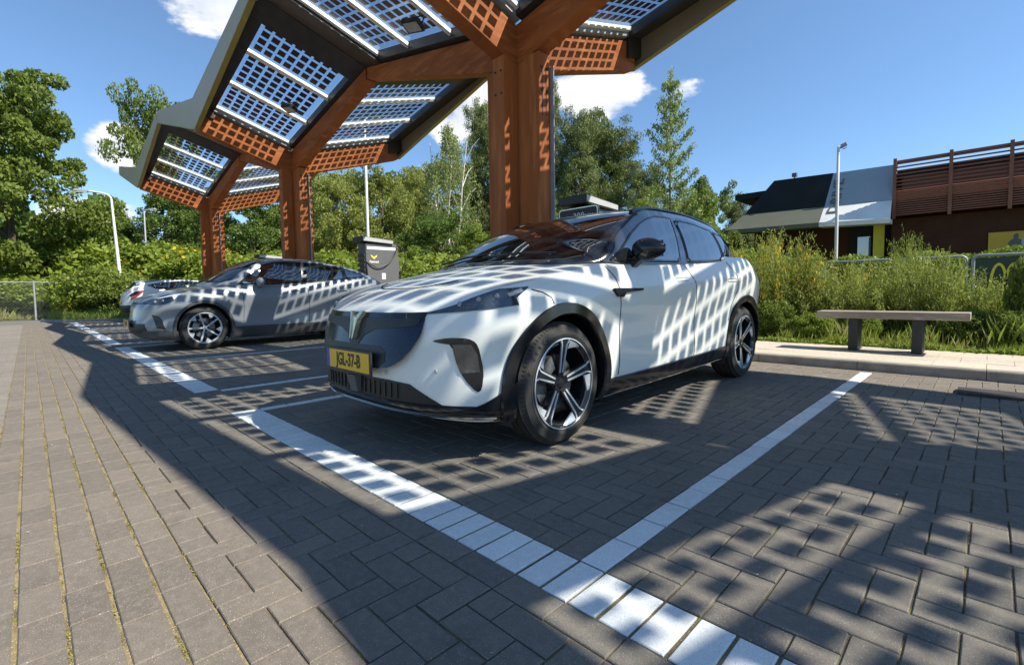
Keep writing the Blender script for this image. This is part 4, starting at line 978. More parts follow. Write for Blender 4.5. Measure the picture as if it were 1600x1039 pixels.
# --- the grey car
import copy
CAR2 = copy.copy(CAR1); CAR2.update(L=4.58, paint=mat('grey_paint', (.205, .215, .23), .32, coat=.6, noise=(700, (.195, .205, .22), .45, .7)), wheels=(.91, 3.70), zw=.36, Rw=.36, Rr=.252, Rc=.455, Ri=.405, style=2, wx=.90,
    clad=mat('dark_grey_trim', (.05, .052, .055), .5, noise=(30, (.06, .06, .063), .4, .7)), sill=.36, plan=(.75, 2.5, .6, 2.7),
    zb=[(0, .22), (.3, .17), (1, .17), (3.8, .2), (4.6, .26)],
    zt=[(0, .80), (.12, .82), (.3, .87), (.6, .945), (.95, 1.0), (1.5, 1.045), (2.0, 1.06), (2.7, 1.10), (3.4, 1.17), (3.9, 1.19), (4.58, 1.12)],
    hood=[(0, .80), (.05, .825), (.12, .86), (.25, .915), (.5, .985), (.8, 1.04), (1.2, 1.09)], cowl=1.3,
    s0=[(0, .14), (.15, .03), (.35, .0), (.6, .03), (.85, .05), (1, .09)],
    gh=dict(range=(1.0, 4.45), b=[(1.0, .02), (1.04, .32), (1.12, .55), (1.22, .70), (1.34, .80), (1.46, .83), (2, .86), (3, .85), (3.5, .81), (3.9, .73), (4.2, .62), (4.45, .52)],
        zb=[(1.0, 1.04), (1.46, 1.04), (2.0, 1.055), (2.7, 1.095), (3.4, 1.16), (4.0, 1.16), (4.45, 1.10)],
        ye=[(1.0, .018), (1.04, .31), (1.12, .54), (1.22, .69), (1.34, .785), (1.5, .79), (1.75, .73), (2.05, .68), (2.4, .655), (2.8, .65), (3.4, .65), (3.9, .61), (4.12, .57), (4.45, .5)],
        ze=[(1.0, 1.085), (1.34, 1.115), (1.5, 1.24), (1.68, 1.37), (1.85, 1.465), (2.0, 1.505), (2.3, 1.535), (2.7, 1.535), (3.1, 1.50), (3.5, 1.435), (3.85, 1.36), (4.1, 1.28), (4.45, 1.14)],
        zc=[(1.0, 1.09), (1.15, 1.16), (1.4, 1.31), (1.65, 1.455), (1.85, 1.535), (2.05, 1.575), (2.4, 1.60), (2.8, 1.592), (3.2, 1.555), (3.7, 1.46), (4.1, 1.345), (4.2, 1.315), (4.45, 1.15)]),
    windows=[[(1.47, 1.085), (1.60, 1.20), (1.75, 1.32), (1.9, 1.41), (2.1, 1.465), (2.35, 1.485), (2.60, 1.482), (2.60, 1.30), (2.56, 1.11), (2.0, 1.085)],
             [(2.70, 1.48), (3.0, 1.465), (3.40, 1.41), (3.44, 1.30), (3.42, 1.18), (2.66, 1.13)],
             [(3.50, 1.385), (3.7, 1.34), (3.98, 1.25), (3.52, 1.19)]], winframe=M_GBLACK,
    surround=[(1.43, 1.075), (1.60, 1.22), (1.75, 1.342), (1.9, 1.432), (2.1, 1.488), (2.35, 1.508), (2.62, 1.505), (3.0, 1.485), (3.42, 1.426), (3.74, 1.35), (4.04, 1.248), (3.5, 1.178), (2.66, 1.108), (2.0, 1.072)],
    roofpaint=None, rails=None, roofglass=None,
    screen=[(0, 1.05), (.3, 1.07), (.53, 1.14), (.66, 1.22), (.73, 1.33), (.73, 1.48), (.69, 1.70), (.65, 1.9), (.63, 1.98), (.4, 1.99), (0, 2.0)],
    rearglass=[(0, 3.55), (.5, 3.55), (.48, 4.12), (0, 4.14)], mirror=(.845, 1.80, 1.125),
    gaps_s=[[(1.46, 1.04), (1.50, .95), (1.52, .70), (1.50, .35), (1.50, .31)], [(2.62, 1.09), (2.66, .95), (2.68, .70), (2.66, .32)], [(3.40, 1.15), (3.52, 1.0), (3.48, .80), (3.33, .62)]],
    gaps_f=[[(0, .80), (.5, .81), (.70, .83)]], gaps_hood=[[(.72, .30), (.76, .5), (.775, .8), (.785, 1.1)]],
    patches=[
        ('headlight', M_LENS, [(.45, .80), (.50, .842), (.60, .875), ('s', .36, .895), ('s', .57, .925), ('s', .46, .812), ('s', .36, .77), ('s', .24, .752), (.55, .78)], .006, 'f', True),
        ('daytime_strip', M_LENSW, [('s', .24, .862), ('s', .36, .890), ('s', .565, .922), ('s', .53, .888), ('s', .47, .83), ('s', .46, .85), ('s', .44, .885), ('s', .36, .872), ('s', .24, .846)], .010, 'f', True, 'headlight'),
        ('light_bar', M_GBLACK, [(-.58, .79), (.58, .79), (.58, .768), (-.58, .768)], .006, 'f', False),
        ('lower_grille', M_INK, [(-.60, .46), (.60, .46), (.66, .27), (-.66, .27)], .005, 'f', False),
        ('air_vent', M_GBLACK, [(.71, .60), (.78, .575), (.81, .52), (.84, .364), (.775, .39), (.75, .47)], .006, 'f', True),
        ('lower_lip', MATS['dark_grey_trim'], [(-.66, .31), (.66, .31), (.80, .36), ('s', .52, .33), ('s', .52, .19), (.7, .20), (-.7, .20), (-.8, .36)], .008, 'f', False),
        ('side_lip', MATS['dark_grey_trim'], [('s', .10, .35), ('s', .50, .33), ('s', .50, .19), ('s', .08, .20)], .009, 'f', True),
        ('tail_light', M_RED, [('s', 4.1, .98), ('s', 4.58, .98), ('s', 4.58, .92), ('s', 4.15, .92)], .006, 'f', True)])
CAR2['roofpaint'] = CAR2['paint']; CAR2['mirmat'] = CAR2['paint']
q2 = make_car(CAR2, 'parked_car', 'dark grey coupe shaped electric car parked at the middle column beyond the white one')
plate(q2, q2.root, 0, .40, .51, -.03, 0, 'TKR-71-S')
for sg in (1, -1):
    u = MB()
    for s, z in ((.22, .80), (.32, .818)):
        p = q2.B(q2.a_s(s), z, .008); u.tube([(sg*p.x, p.y, p.z), (sg*(p.x+.002), p.y-.003, p.z)], .022, 14)
    u.build('lamp_unit', M_LENSW, q2.made[('headlight', sg)])
    for s in (2.35, 3.25):
        h = MB(); line_strip(h, [(s, .965), (s+.2, .975)], lambda a, z, o: Vector((sg*q2.S_(a, z, o).x, a, z)), .028, .022, mirror=False, thick=.02); h.build('door_handle', CAR2['paint'], q2.root)
    b_ = MB(); line_strip(b_, [(1.22, .945), (1.40, .95)], lambda a, z, o: Vector((sg*q2.S_(a, z, o).x, a, z)), .02, .004, mirror=False); b_.build('wing_badge', M_CHROME, q2.root)
q2.root.scale = (1, 1, 1.025); q2.root.location = (-10.30, 1.18, 0)
# --- the white car further back, reversed in
CAR3 = copy.copy(CAR1); CAR3.update(roofpaint=CAR1['paint'], roofglass=None, railmat=M_BLACK, mirmat=M_GBLACK,
    surround=[(1.42, 1.09), (1.80, 1.33), (2.14, 1.475), (2.47, 1.52), (3.0, 1.505), (3.40, 1.47), (3.40, 1.19), (2.0, 1.10)],
    patches=[('tail_light', M_RED, [('s', 3.95, 1.16), ('s', 4.10, 1.15), ('s', 4.38, .93), ('s', 4.40, .80), ('s', 4.25, .88)], .008, 'f', True),
             ('bumper_trim', M_BLACK, [('s', 4.15, .62), ('s', 4.60, .60), ('s', 4.60, .28), ('s', 4.22, .28)], .008, 'f', True),
             ('tail_panel', M_GBLACK, [('s', 4.12, 1.14), ('s', 4.30, 1.12), ('s', 4.44, .98), ('s', 4.40, .93), ('s', 4.20, 1.05)], .010, 'f', True),
             ('headlight', M_LENS, CAR1['patches'][2][2], .007, 'f', True)], rearglass=[(0, 4.15), (.52, 4.15), (.45, 4.38), (0, 4.40)])
q3 = make_car(CAR3, 'parked_car', 'white hatchback with black window band parked backwards behind the far column')
MB().box(-.26, .26, 4.60, 4.612, .66, .77).build('number_plate', M_PLATEY, q3.root)
q3.root.rotation_euler = (0, 0, PI); q3.root.location = (-23.35, 2.45+4.6, 0)
# ------------------------------------------------------------------ chargers
def charger(name, loc, label, sign=None):
    t = thing(name, loc, label, 'charger', 'fast chargers behind the parking bays')
    b = MB()     # tapered slab body, broad side towards +x
    prof = [(-.36, .12), (.36, .12), (.44, .9), (.50, 1.55), (.46, 1.95), (.42, 2.14), (-.50, 2.14), (-.50, 1.75), (-.42, .9)]
    b.prism(prof, -.20, .20, 'yz'); bevel(b.build('body', M_CHARG, t), .02, 3)
    MB().box(-.30, .30, -.45, .45, 0, .12).build('plinth', M_BLACK, t)
    k = MB(); k.hexa([(-.28, -.62, 2.17), (.26, -.62, 2.17), (.26, .30, 2.13), (-.28, .30, 2.13), (-.28, -.62, 2.31), (.26, -.62, 2.31), (.26, .30, 2.24), (-.28, .30, 2.24)]); bevel(k.build('hood', M_BLACK, t), .015)
    s = MB().add([(.262, -.60, 2.19), (.262, .28, 2.15), (.262, .28, 2.225), (.262, -.60, 2.29), (.265, -.60, 2.19), (.265, .28, 2.15), (.265, .28, 2.225), (.265, -.60, 2.29)], [(0, 1, 2, 3), (4, 5, 6, 7), (0, 1, 5, 4), (3, 2, 6, 7)]).build('hood_panel', M_CHARGL, t)
    MB().box(.201, .206, -.46, .38, 1.98, 2.05).build('light_strip', M_WHITE, t)
    r = MB()
    for i in range(9): r.box(-.17, .17, -.535, -.50, .75+i*.13, .83+i*.13)
    r.build('vent_ribs', M_BLACK, t)
    # cable holsters and cables
    MB().box(-.06, .06, .40, .56, 2.02, 2.20).build('cable_arm', M_BLACK, t)
    for pts in ([(.21, .45, 2.08), (.26, .30, 1.80), (.27, .05, 1.58), (.25, -.22, 1.52), (.22, -.44, 1.62), (.1, -.55, 1.72)], [(.10, .50, 2.16), (.14, .68, 2.02), (.12, .74, 1.75), (.10, .66, 1.45), (.08, .55, 1.1), (.1, .47, .7)]):
        ps = []
        P = [Vector(p) for p in pts]
        for i in range(len(P)-1):
            p0, p1, p2, p3 = P[max(i-1, 0)], P[i], P[i+1], P[min(i+2, len(P)-1)]
            for j in range(6):
                u = j/6; ps.append(.5*((2*p1)+(-p0+p2)*u+(2*p0-5*p1+4*p2-p3)*u*u+(-p0+3*p1-3*p2+p3)*u**3))
        MB().tube(ps+[P[-1]], .016, 8).build('cable', M_BLACK, t, smooth=True)
    lg = MB(); lg.add([(.208, -.36, 1.84), (.208, -.27, 1.78), (.208, -.18, 1.84), (.208, -.18, 1.80), (.208, -.27, 1.72), (.208, -.36, 1.80)], [(0, 1, 4, 5), (1, 2, 3, 4)])
    lg.build('logo', M_LOGO, t, recalc=False)
    tx = MB(); vs, fs = text_geo('Fastned', .085, .001, .002); tx.add([(.2075+z, x-.27, y+1.655) for x, y, z in vs], fs); tx.build('logo_text', M_WHITE, t)
    sk = MB().box(.203, .207, -.05, .06, 1.20, 1.36).build('sticker', M_WHITE, t)
    return t
ch1 = charger('fast_charger', (-4.72, 6.75, .09), 'dark grey fast charger with black 300 kW board rising behind the white car roof')
ch2 = copy_tree(ch1); ch2.location = (-11.75, 6.75, .09); ch2['label'] = 'dark grey fast charger with yellow chevron logo between grey car and white bonnet'
ch3 = copy_tree(ch1); ch3.location = (-18.95, 6.55, .09); ch3['label'] = 'charger whose pale top just shows above the grey car windscreen'

# the rating board of the near charger
def rr(w, h, r, n=6):
    o = []
    for (sx, sz, a0) in ((1, 1, 0), (-1, 1, 90), (-1, -1, 180), (1, -1, 270)):
        for i in range(n+1):
            a = R_(a0+90*i/n); o.append((sx*(w/2-r)+r*math.cos(a), sz*(h/2-r)+r*math.sin(a)))
    return o
o = MB().prism(rr(.78, .28, .06), -.56, -.53, 'xz').build('rating_board', M_BLACK, ch1, loc=(.06, 0, 1.99))
ring = MB(); a, b2 = rr(.76, .26, .055), rr(.73, .23, .045); n = len(a); ring.add([(x, -.5615, z) for x, z in a]+[(x, -.5615, z) for x, z in b2], [(i, (i+1) % n, n+(i+1) % n, n+i) for i in range(n)]); ring.build('board_rim', M_BRONZE, o, recalc=False)
tx = MB(); vs, fs = text_geo('300', .15, .001, .001); tx.add([(x+.02, -.5625-z, y-.01) for x, y, z in vs], fs); vs, fs = text_geo('kW', .10, .001, .001); tx.add([(x+.215, -.5625-z, y-.022) for x, y, z in vs], fs)
vs, fs = text_geo('max', .05, .001, .001); tx.add([(x-.145, -.5625-z, y-.035) for x, y, z in vs], fs); tx.build('board_text', M_WHITE, o)

# ------------------------------------------------------------------ bench
bn = thing('bench', (-.88, 7.5, .098), 'backless wooden bench with thick plank and two black legs on the slab path', 'bench')
bn.rotation_euler = (0, 0, 0)
bevel(MB().box(-.735, .735, -.19, -.003, .405, .492).build('seat', M_BENCH, bn), .006)
bevel(MB().box(-.735, .735, .003, .19, .405, .492).build('seat', M_BENCH, bn), .006)
for x in (-.34, .285):
    bevel(MB().box(x-.05, x+.05, -.15, .15, 0, .405).build('leg', M_BLACK, bn), .004)

# ------------------------------------------------------------------ restaurant building beyond the hedge
bd = thing('restaurant', (-2, 18.5, 0), 'low drive-in restaurant with black and white slanted roof edge and brown louvres', 'building')
bd.location = (0, 0, 0)
YB0 = 18.5
def facet(name, m, pts, t=.08):     # pts (x, y, z), thickness to the back
    n = len(pts); o = MB().add(list(pts)+[(x, y+t, z) for x, y, z in pts], [tuple(range(n)), tuple(range(n, 2*n))[::-1]]+[(i, (i+1) % n, n+(i+1) % n, n+i) for i in range(n)])
    return o.build(name, m, bd)
ylow, yhi = 18.1, 18.75
facet('roof_panel', M_CLADG, [(-6.8, 17.7, 2.97), (-3.90, 17.7, 2.93), (-3.90, 18.32, 3.50), (-6.35, 18.32, 3.55)])
facet('roof_panel', M_CLADB, [(-6.345, 18.33, 3.56), (-3.895, 18.33, 3.51), (-3.75, yhi, 4.62), (-5.52, yhi, 4.67)])
facet('roof_panel', M_CLADW, [(-3.895, 17.7, 2.93), (-2.12, 17.7, 2.85), (-2.17, 18.32, 3.46), (-3.895, 18.32, 3.49)])
facet('roof_panel', M_CLADW_SHADE, [(-3.89, 18.33, 3.50), (-2.165, 18.33, 3.47), (-2.09, yhi, 4.58), (-3.745, yhi, 4.61)])
facet('eave', M_CLADG, [(-6.82, 17.68, 2.84), (-3.90, 17.68, 2.80), (-3.90, 17.68, 2.94), (-6.82, 17.68, 2.98)], .5)
facet('eave', M_CLADW, [(-3.895, 17.68, 2.80), (-2.12, 17.68, 2.73), (-2.12, 17.68, 2.86), (-3.895, 17.68, 2.94)], .5)
MB().box(-6.3, 9, 19.2, 30, 0, 4.2).build('wall', M_BRWALL, bd)
MB().box(-3.3, -2.25, 19.10, 19.19, 0, 3.0).build('door_recess', M_CLADB, bd)
MB().box(-3.1, -2.75, 19.06, 19.095, .2, 2.5).build('window', M_GLASSD, bd)
MB().box(-2.68, -2.40, 18.98, 19.098, 0, 2.9).build('pillar', M_LOGO, bd)
wl = MB().box(-2.2, 9, 18.72, 19.19, 0, 2.93).build('wall', M_BRWALL, bd)
gp_ = MB()
for z in (1.2, 2.28): gp_.box(-2.2, 9, 18.712, 18.719, z, z+.012)
for x in (-1.2, .1, 1.5, 3.0): gp_.box(x, x+.012, 18.712, 18.719, 0, 2.9)
gp_.build('joint', M_GAP, wl)
lv = MB()
for k in range(12): lv.hexa([(-2.12, 18.42, 3.0+k*.062), (9, 18.42, 2.98+k*.062), (9, 18.52, 3.02+k*.062), (-2.12, 18.52, 3.04+k*.062), (-2.12, 18.42, 3.03+k*.062), (9, 18.42, 3.01+k*.062), (9, 18.52, 3.045+k*.062), (-2.12, 18.52, 3.065+k*.062)])
lv.build('louvre', M_LOUV, bd)
lv = MB()
for k in range(8): lv.box(-2.1, 9, 18.44, 18.50, 3.78+k*.105, 3.815+k*.105)
lv.box(-2.12, 9, 18.42, 18.52, 4.56, 4.62); lv.build('louvre', M_LOUV, bd)
MB().box(-2.0, 9, 18.95, 19.0, 3.5, 4.32).build('parapet', mat('roof_sheet', (.10, .06, .05), .5, noise=(5, (.13, .08, .07), .4, .7)), bd)
for x in (-2.12, -.88, .30, 1.55, 2.8, 4.05):
    MB().box(x-.04, x+.04, 18.36, 18.42, 2.90, 4.68).build('post', M_LOUV, bd)
tx = MB(); vs, fs = text_geo('DRIVE', .50, .012, .0, 1.0)
# lettering runs up the slanted panel
for (x, y, z) in vs:
    u = x; v = -y      # upwards = text direction
    h = 3.80+u*.86; tt = (h-3.0)/(4.6-3.0); tx.v.append((-3.62+v*.8+.10*tt, (17.7+.62*max(0, h-2.93)/.55 if h < 3.48 else 18.33+.42*(h-3.48)/1.12)-.03-z, h))
tx.f = [tuple(f) for f in fs]; tx.m = [0]*len(fs); tx.build('sign_text', M_CHARG, bd)
al = MB().box(-4.98, -4.84, 18.8, 18.95, 4.72, 4.84); al.tube([(-4.91, 18.88, 4.60), (-4.91, 18.88, 4.74)], .02, 6); al.build('roof_light', M_CHARG, bd)
fr = MB().box(-6.9, 9, 18.9, 30, 4.2, 4.4).build('roof', M_CLADB, bd)
fr.location.x = 0
ps = thing('poster', (.42, 18.66, 2.08), 'yellow poster with two people on the brown restaurant wall', 'poster')
MB().box(-.50, .95, 0, .03, -.42, .24).build('panel', mat('poster_yellow', (.55, .36, .03), .5, noise=(3, (.5, .32, .03), .4, .7)), ps)
def pic(name, m, poly, d): MB().prism(poly, -d-.003, -d, 'xz').build(name, m, ps)
pic('print_dark', M_CHARG, [(-.10, -.18), (-.12, -.05), (-.05, .03), (-.01, .05), (-.03, .10), (0, .17), (.05, .18), (.08, .12), (.06, .05), (.12, .01), (.14, -.18)], .001)
pic('print_light', M_CHARGL, [(.12, -.22), (.13, 0), (.17, .06), (.16, .14), (.21, .19), (.26, .13), (.24, .05), (.34, .0), (.42, -.1), (.46, -.25)], .001)
pic('print_band', M_WHITE, [(-.32, -.30), (.30, -.26), (.30, -.19), (-.32, -.22)], .004)
t_ = MB(); vs, fs = text_geo('KOM', .07, .001); t_.add([(x-.18, -.0085-z, y-.245) for x, y, z in vs], fs); t_.build('print_text', M_INK, ps); t_ = MB(); vs, fs = text_geo('WERKEN', .055, .001); t_.add([(x+.08, -.0085-z, y-.235) for x, y, z in vs], fs); t_.build('print_text', M_INK, ps)
# arch sign board and tube rails half hidden in the hedge
sg_ = thing('sign_board', (.12, 12.6, 0), 'dark green board with a yellow arch half hidden in the hedge', 'sign')
MB().box(-.42, .62, 0, .03, .55, 1.40).build('panel', mat('board_green', (.03, .05, .035), .5, noise=(6, (.04, .06, .04), .4, .7)), sg_)
ar = MB(); n = 24; O = []; I = []
for i in range(n+1):
    a = PI*i/n; O.append((-.12*math.cos(a)*1.05, .78+.52*math.sin(a)**.8)); I.append((-.085*math.cos(a)*.95, .78+.47*math.sin(a)**.8))
for dx in (-.02, .175):
    V = [(x+dx, -.012, z) for x, z in O]+[(x+dx, -.012, z) for x, z in I]; V += [(x, -.001, z) for x, y, z in V]
    ar.add(V, [(i, i+1, n+2+i, n+1+i) for i in range(n)]+[(i, i+1, 2*n+3+i, 2*n+2+i) for i in range(n)])
ar.build('arch_logo', M_LOGO, sg_)
for x0, x1, lab in ((-2.6, -1.42, 'bent steel tube barrier left of the lamp post end, showing above the hedge'), (-1.30, -.33, 'bent steel tube barrier in the middle above the broom hedge'), (-.24, .95, 'bent steel tube barrier over the yellow arch board')):
    t = thing('tube_barrier', ((x0+x1)/2, 12.4, 0), lab, 'barrier', 'tube barriers in the hedge'); w = (x1-x0)/2
    pts = [(-w, 0, 0), (-w, 0, 1.33)]+[(-w+.08*(1-math.cos(R_(a))), 0, 1.36+.08*math.sin(R_(a))) for a in (0, 30, 60, 90)]+[(w-.08*(1-math.cos(R_(a))), 0, 1.36+.08*math.sin(R_(a))) for a in (90, 60, 30, 0)]+[(w, 0, 1.33), (w, 0, 0)]
    MB().tube(pts, .026, 8).build('tube', M_STEEL, t, smooth=True)
    MB().tube([(-w, 0, .7), (w, 0, .7)], .018, 8).build('cross_rail', M_STEEL, t)
# parked car roof behind the hedge is only a sliver: skipped

# ------------------------------------------------------------------ lamp posts
def lamp(loc, h, lab, m, arm=None, head=.6, r0=.085, r1=.045, heading=0.0, lean=(0, 0)):
    t = thing('street_lamp', loc, lab, 'street lamp', None, heading)
    pts = [(0, 0, 0), (lean[0]*.5, lean[1]*.5, h*.5), (lean[0], lean[1], h)]
    rr = [r0, (r0+r1)/2, r1]
    if arm:
        for i in range(1, 8):
            a = R_(90*i/7*.86); pts.append((lean[0]+arm*(1-math.cos(a)), lean[1], h+arm*.55*math.sin(a))); rr.append(r1*.9)
        pts.append((pts[-1][0]+arm*.8, lean[1], pts[-1][2]+arm*.12)); rr.append(r1*.8)
    MB().tube(pts, rr, 10).build('pole', m, t, smooth=True)
    e = pts[-1]
    hd = MB(); hd.hexa([(e[0]-.02, -.06, e[2]-.05), (e[0]+head, -.13, e[2]-.02), (e[0]+head, .13, e[2]-.02), (e[0]-.02, .06, e[2]-.05), (e[0]-.02, -.05, e[2]+.05), (e[0]+head*.9, -.09, e[2]+.10), (e[0]+head*.9, .09, e[2]+.10), (e[0]-.02, .05, e[2]+.05)])
    ho = hd.build('lamp_head', M_POLEG if m is M_POLE else m, t); bevel(ho, .02)
    MB().box(e[0]+.08, e[0]+head*.9, -.09, .09, e[2]-.065, e[2]-.045).build('lamp_lens', M_LENSW, ho)
    return t
p = spot(193, 30); lamp(p, 5.6, 'tall white street lamp with a curved arm beside the left trees', M_POLE, arm=.55, head=.62, r0=.10, heading=R_(238), lean=(.25, 0))
p = spot(233, 33); lamp(p, 5.55, 'slender grey lamp post between the white lamp and the first brown column', M_POLEG, arm=.15, head=.35, r0=.06, r1=.04, heading=R_(60))
p = spot(578, 24); lamp(p, 9.0, 'straight white lamp post rising behind the charger with the chevron logo', M_POLE, arm=.2, head=.4, r0=.085, r1=.055, heading=R_(60))
lamp((-2.90, 15.0, 0), 4.50, 'white lamp post standing before the DRIVE lettering of the restaurant', M_POLE, arm=.05, head=.08, r0=.045, r1=.032, heading=R_(40))
p = spot(950, 34); lamp(p, 5.6, 'thin pale lamp post with two short arms among the trees above the white car', M_POLE, arm=.3, head=.45, r0=.05, r1=.04, heading=R_(30))
p = spot(1104, 46); 
# ------------------------------------------------------------------ wire fence on the left
fn = thing('wire_fence', (-30.5, 0, 0), 'galvanised wire mesh fence with tube posts along the verge at the left', 'fence')
fn.location = (0, 0, 0)
A_, B_ = np.array([-30.2, -3.2]), np.array([-28.6, 1.9])
dv = B_-A_; Lf = np.linalg.norm(dv); dv = dv/Lf
for k in range(4):
    q_ = A_+dv*Lf*k/3; MB().tube([(q_[0], q_[1], 0), (q_[0], q_[1], 1.68)], .035, 8).build('post', M_STEEL, fn)
MB().tube([(A_[0], A_[1], 1.62), (B_[0], B_[1], 1.62)], .025, 8).build('top_rail', M_STEEL, fn)
ms = MB(); 
nM = int(Lf/.12)
for i in range(nM):
    for sgn in (1, -1):
        a0 = i*.12; a1 = a0+sgn*1.5
        if a1 < 0: z1 = .08+1.5*(a0/1.5); a1 = 0
        elif a1 > Lf: z1 = .08+1.5*((Lf-a0)/1.5); a1 = Lf
        else: z1 = 1.58
        p0 = A_+dv*a0; p1 = A_+dv*a1; ms.tube([(p0[0], p0[1], .08), (p1[0], p1[1], z1)], .0016, 3, caps=False)
ms.build('mesh', M_STEEL, fn)
# ------------------------------------------------------------------ vegetation
def unit(v): return v/np.maximum(np.linalg.norm(v, axis=-1, keepdims=True), 1e-9)
def leaf_quads(P, size, aspect=.55, up=.0, jitter=.35, r=rng):
    n = len(P); d = r.normal(0, 1, (n, 3)); d[:, 2] += up*2; d = unit(d); s = unit(np.cross(d, r.normal(0, 1, (n, 3))))
    L = size*(1+r.uniform(-jitter, jitter, (n, 1))); V = np.zeros((n, 4, 3))
    V[:, 0] = P-d*L*.5; V[:, 2] = P+d*L*.5; V[:, 1] = P+s*L*aspect*.5+d*L*.05; V[:, 3] = P-s*L*aspect*.5+d*L*.05
    return V
def limb_tree(mb, r, h, r0, top, n_l, spread, low=.25, mi=0):
    """trunk and limbs; returns the limb ends"""
    ends = []; P = [Vector((0, 0, 0))]; d = Vector((r.normal(0, .03), r.normal(0, .03), 1))
    for i in range(1, 7):
        P.append(P[-1]+Vector((r.normal(0, .03)*h*.3, r.normal(0, .03)*h*.3, top/6)))
    mb.tube(P, [r0*(1.35 if i == 0 else 1-.13*i) for i in range(7)], 8, mi)
    for k in range(n_l):
        t = low+(1-low)*(k+r.uniform(0, .9))/n_l; i = min(int(t*6), 5); b = P[i].lerp(P[i+1], t*6-i); a = r.uniform(0, 2*PI)+k*2.4; l = spread*(1-.55*t)*r.uniform(.7, 1.15)
        q = [b]; dirv = Vector((math.cos(a), math.sin(a), .35+.5*t))
        for j in range(1, 5): q.append(q[-1]+dirv*l/4+Vector((r.normal(0, .06)*l, r.normal(0, .06)*l, .04*l*j*.3)))
        rr = r0*(.42-.25*t); mb.tube(q, [rr, rr*.8, rr*.6, rr*.4, rr*.2], 5, mi, caps=False); ends += [q[2], q[3], q[4]]
    ends.append(P[-1]); return ends
TREES = {}
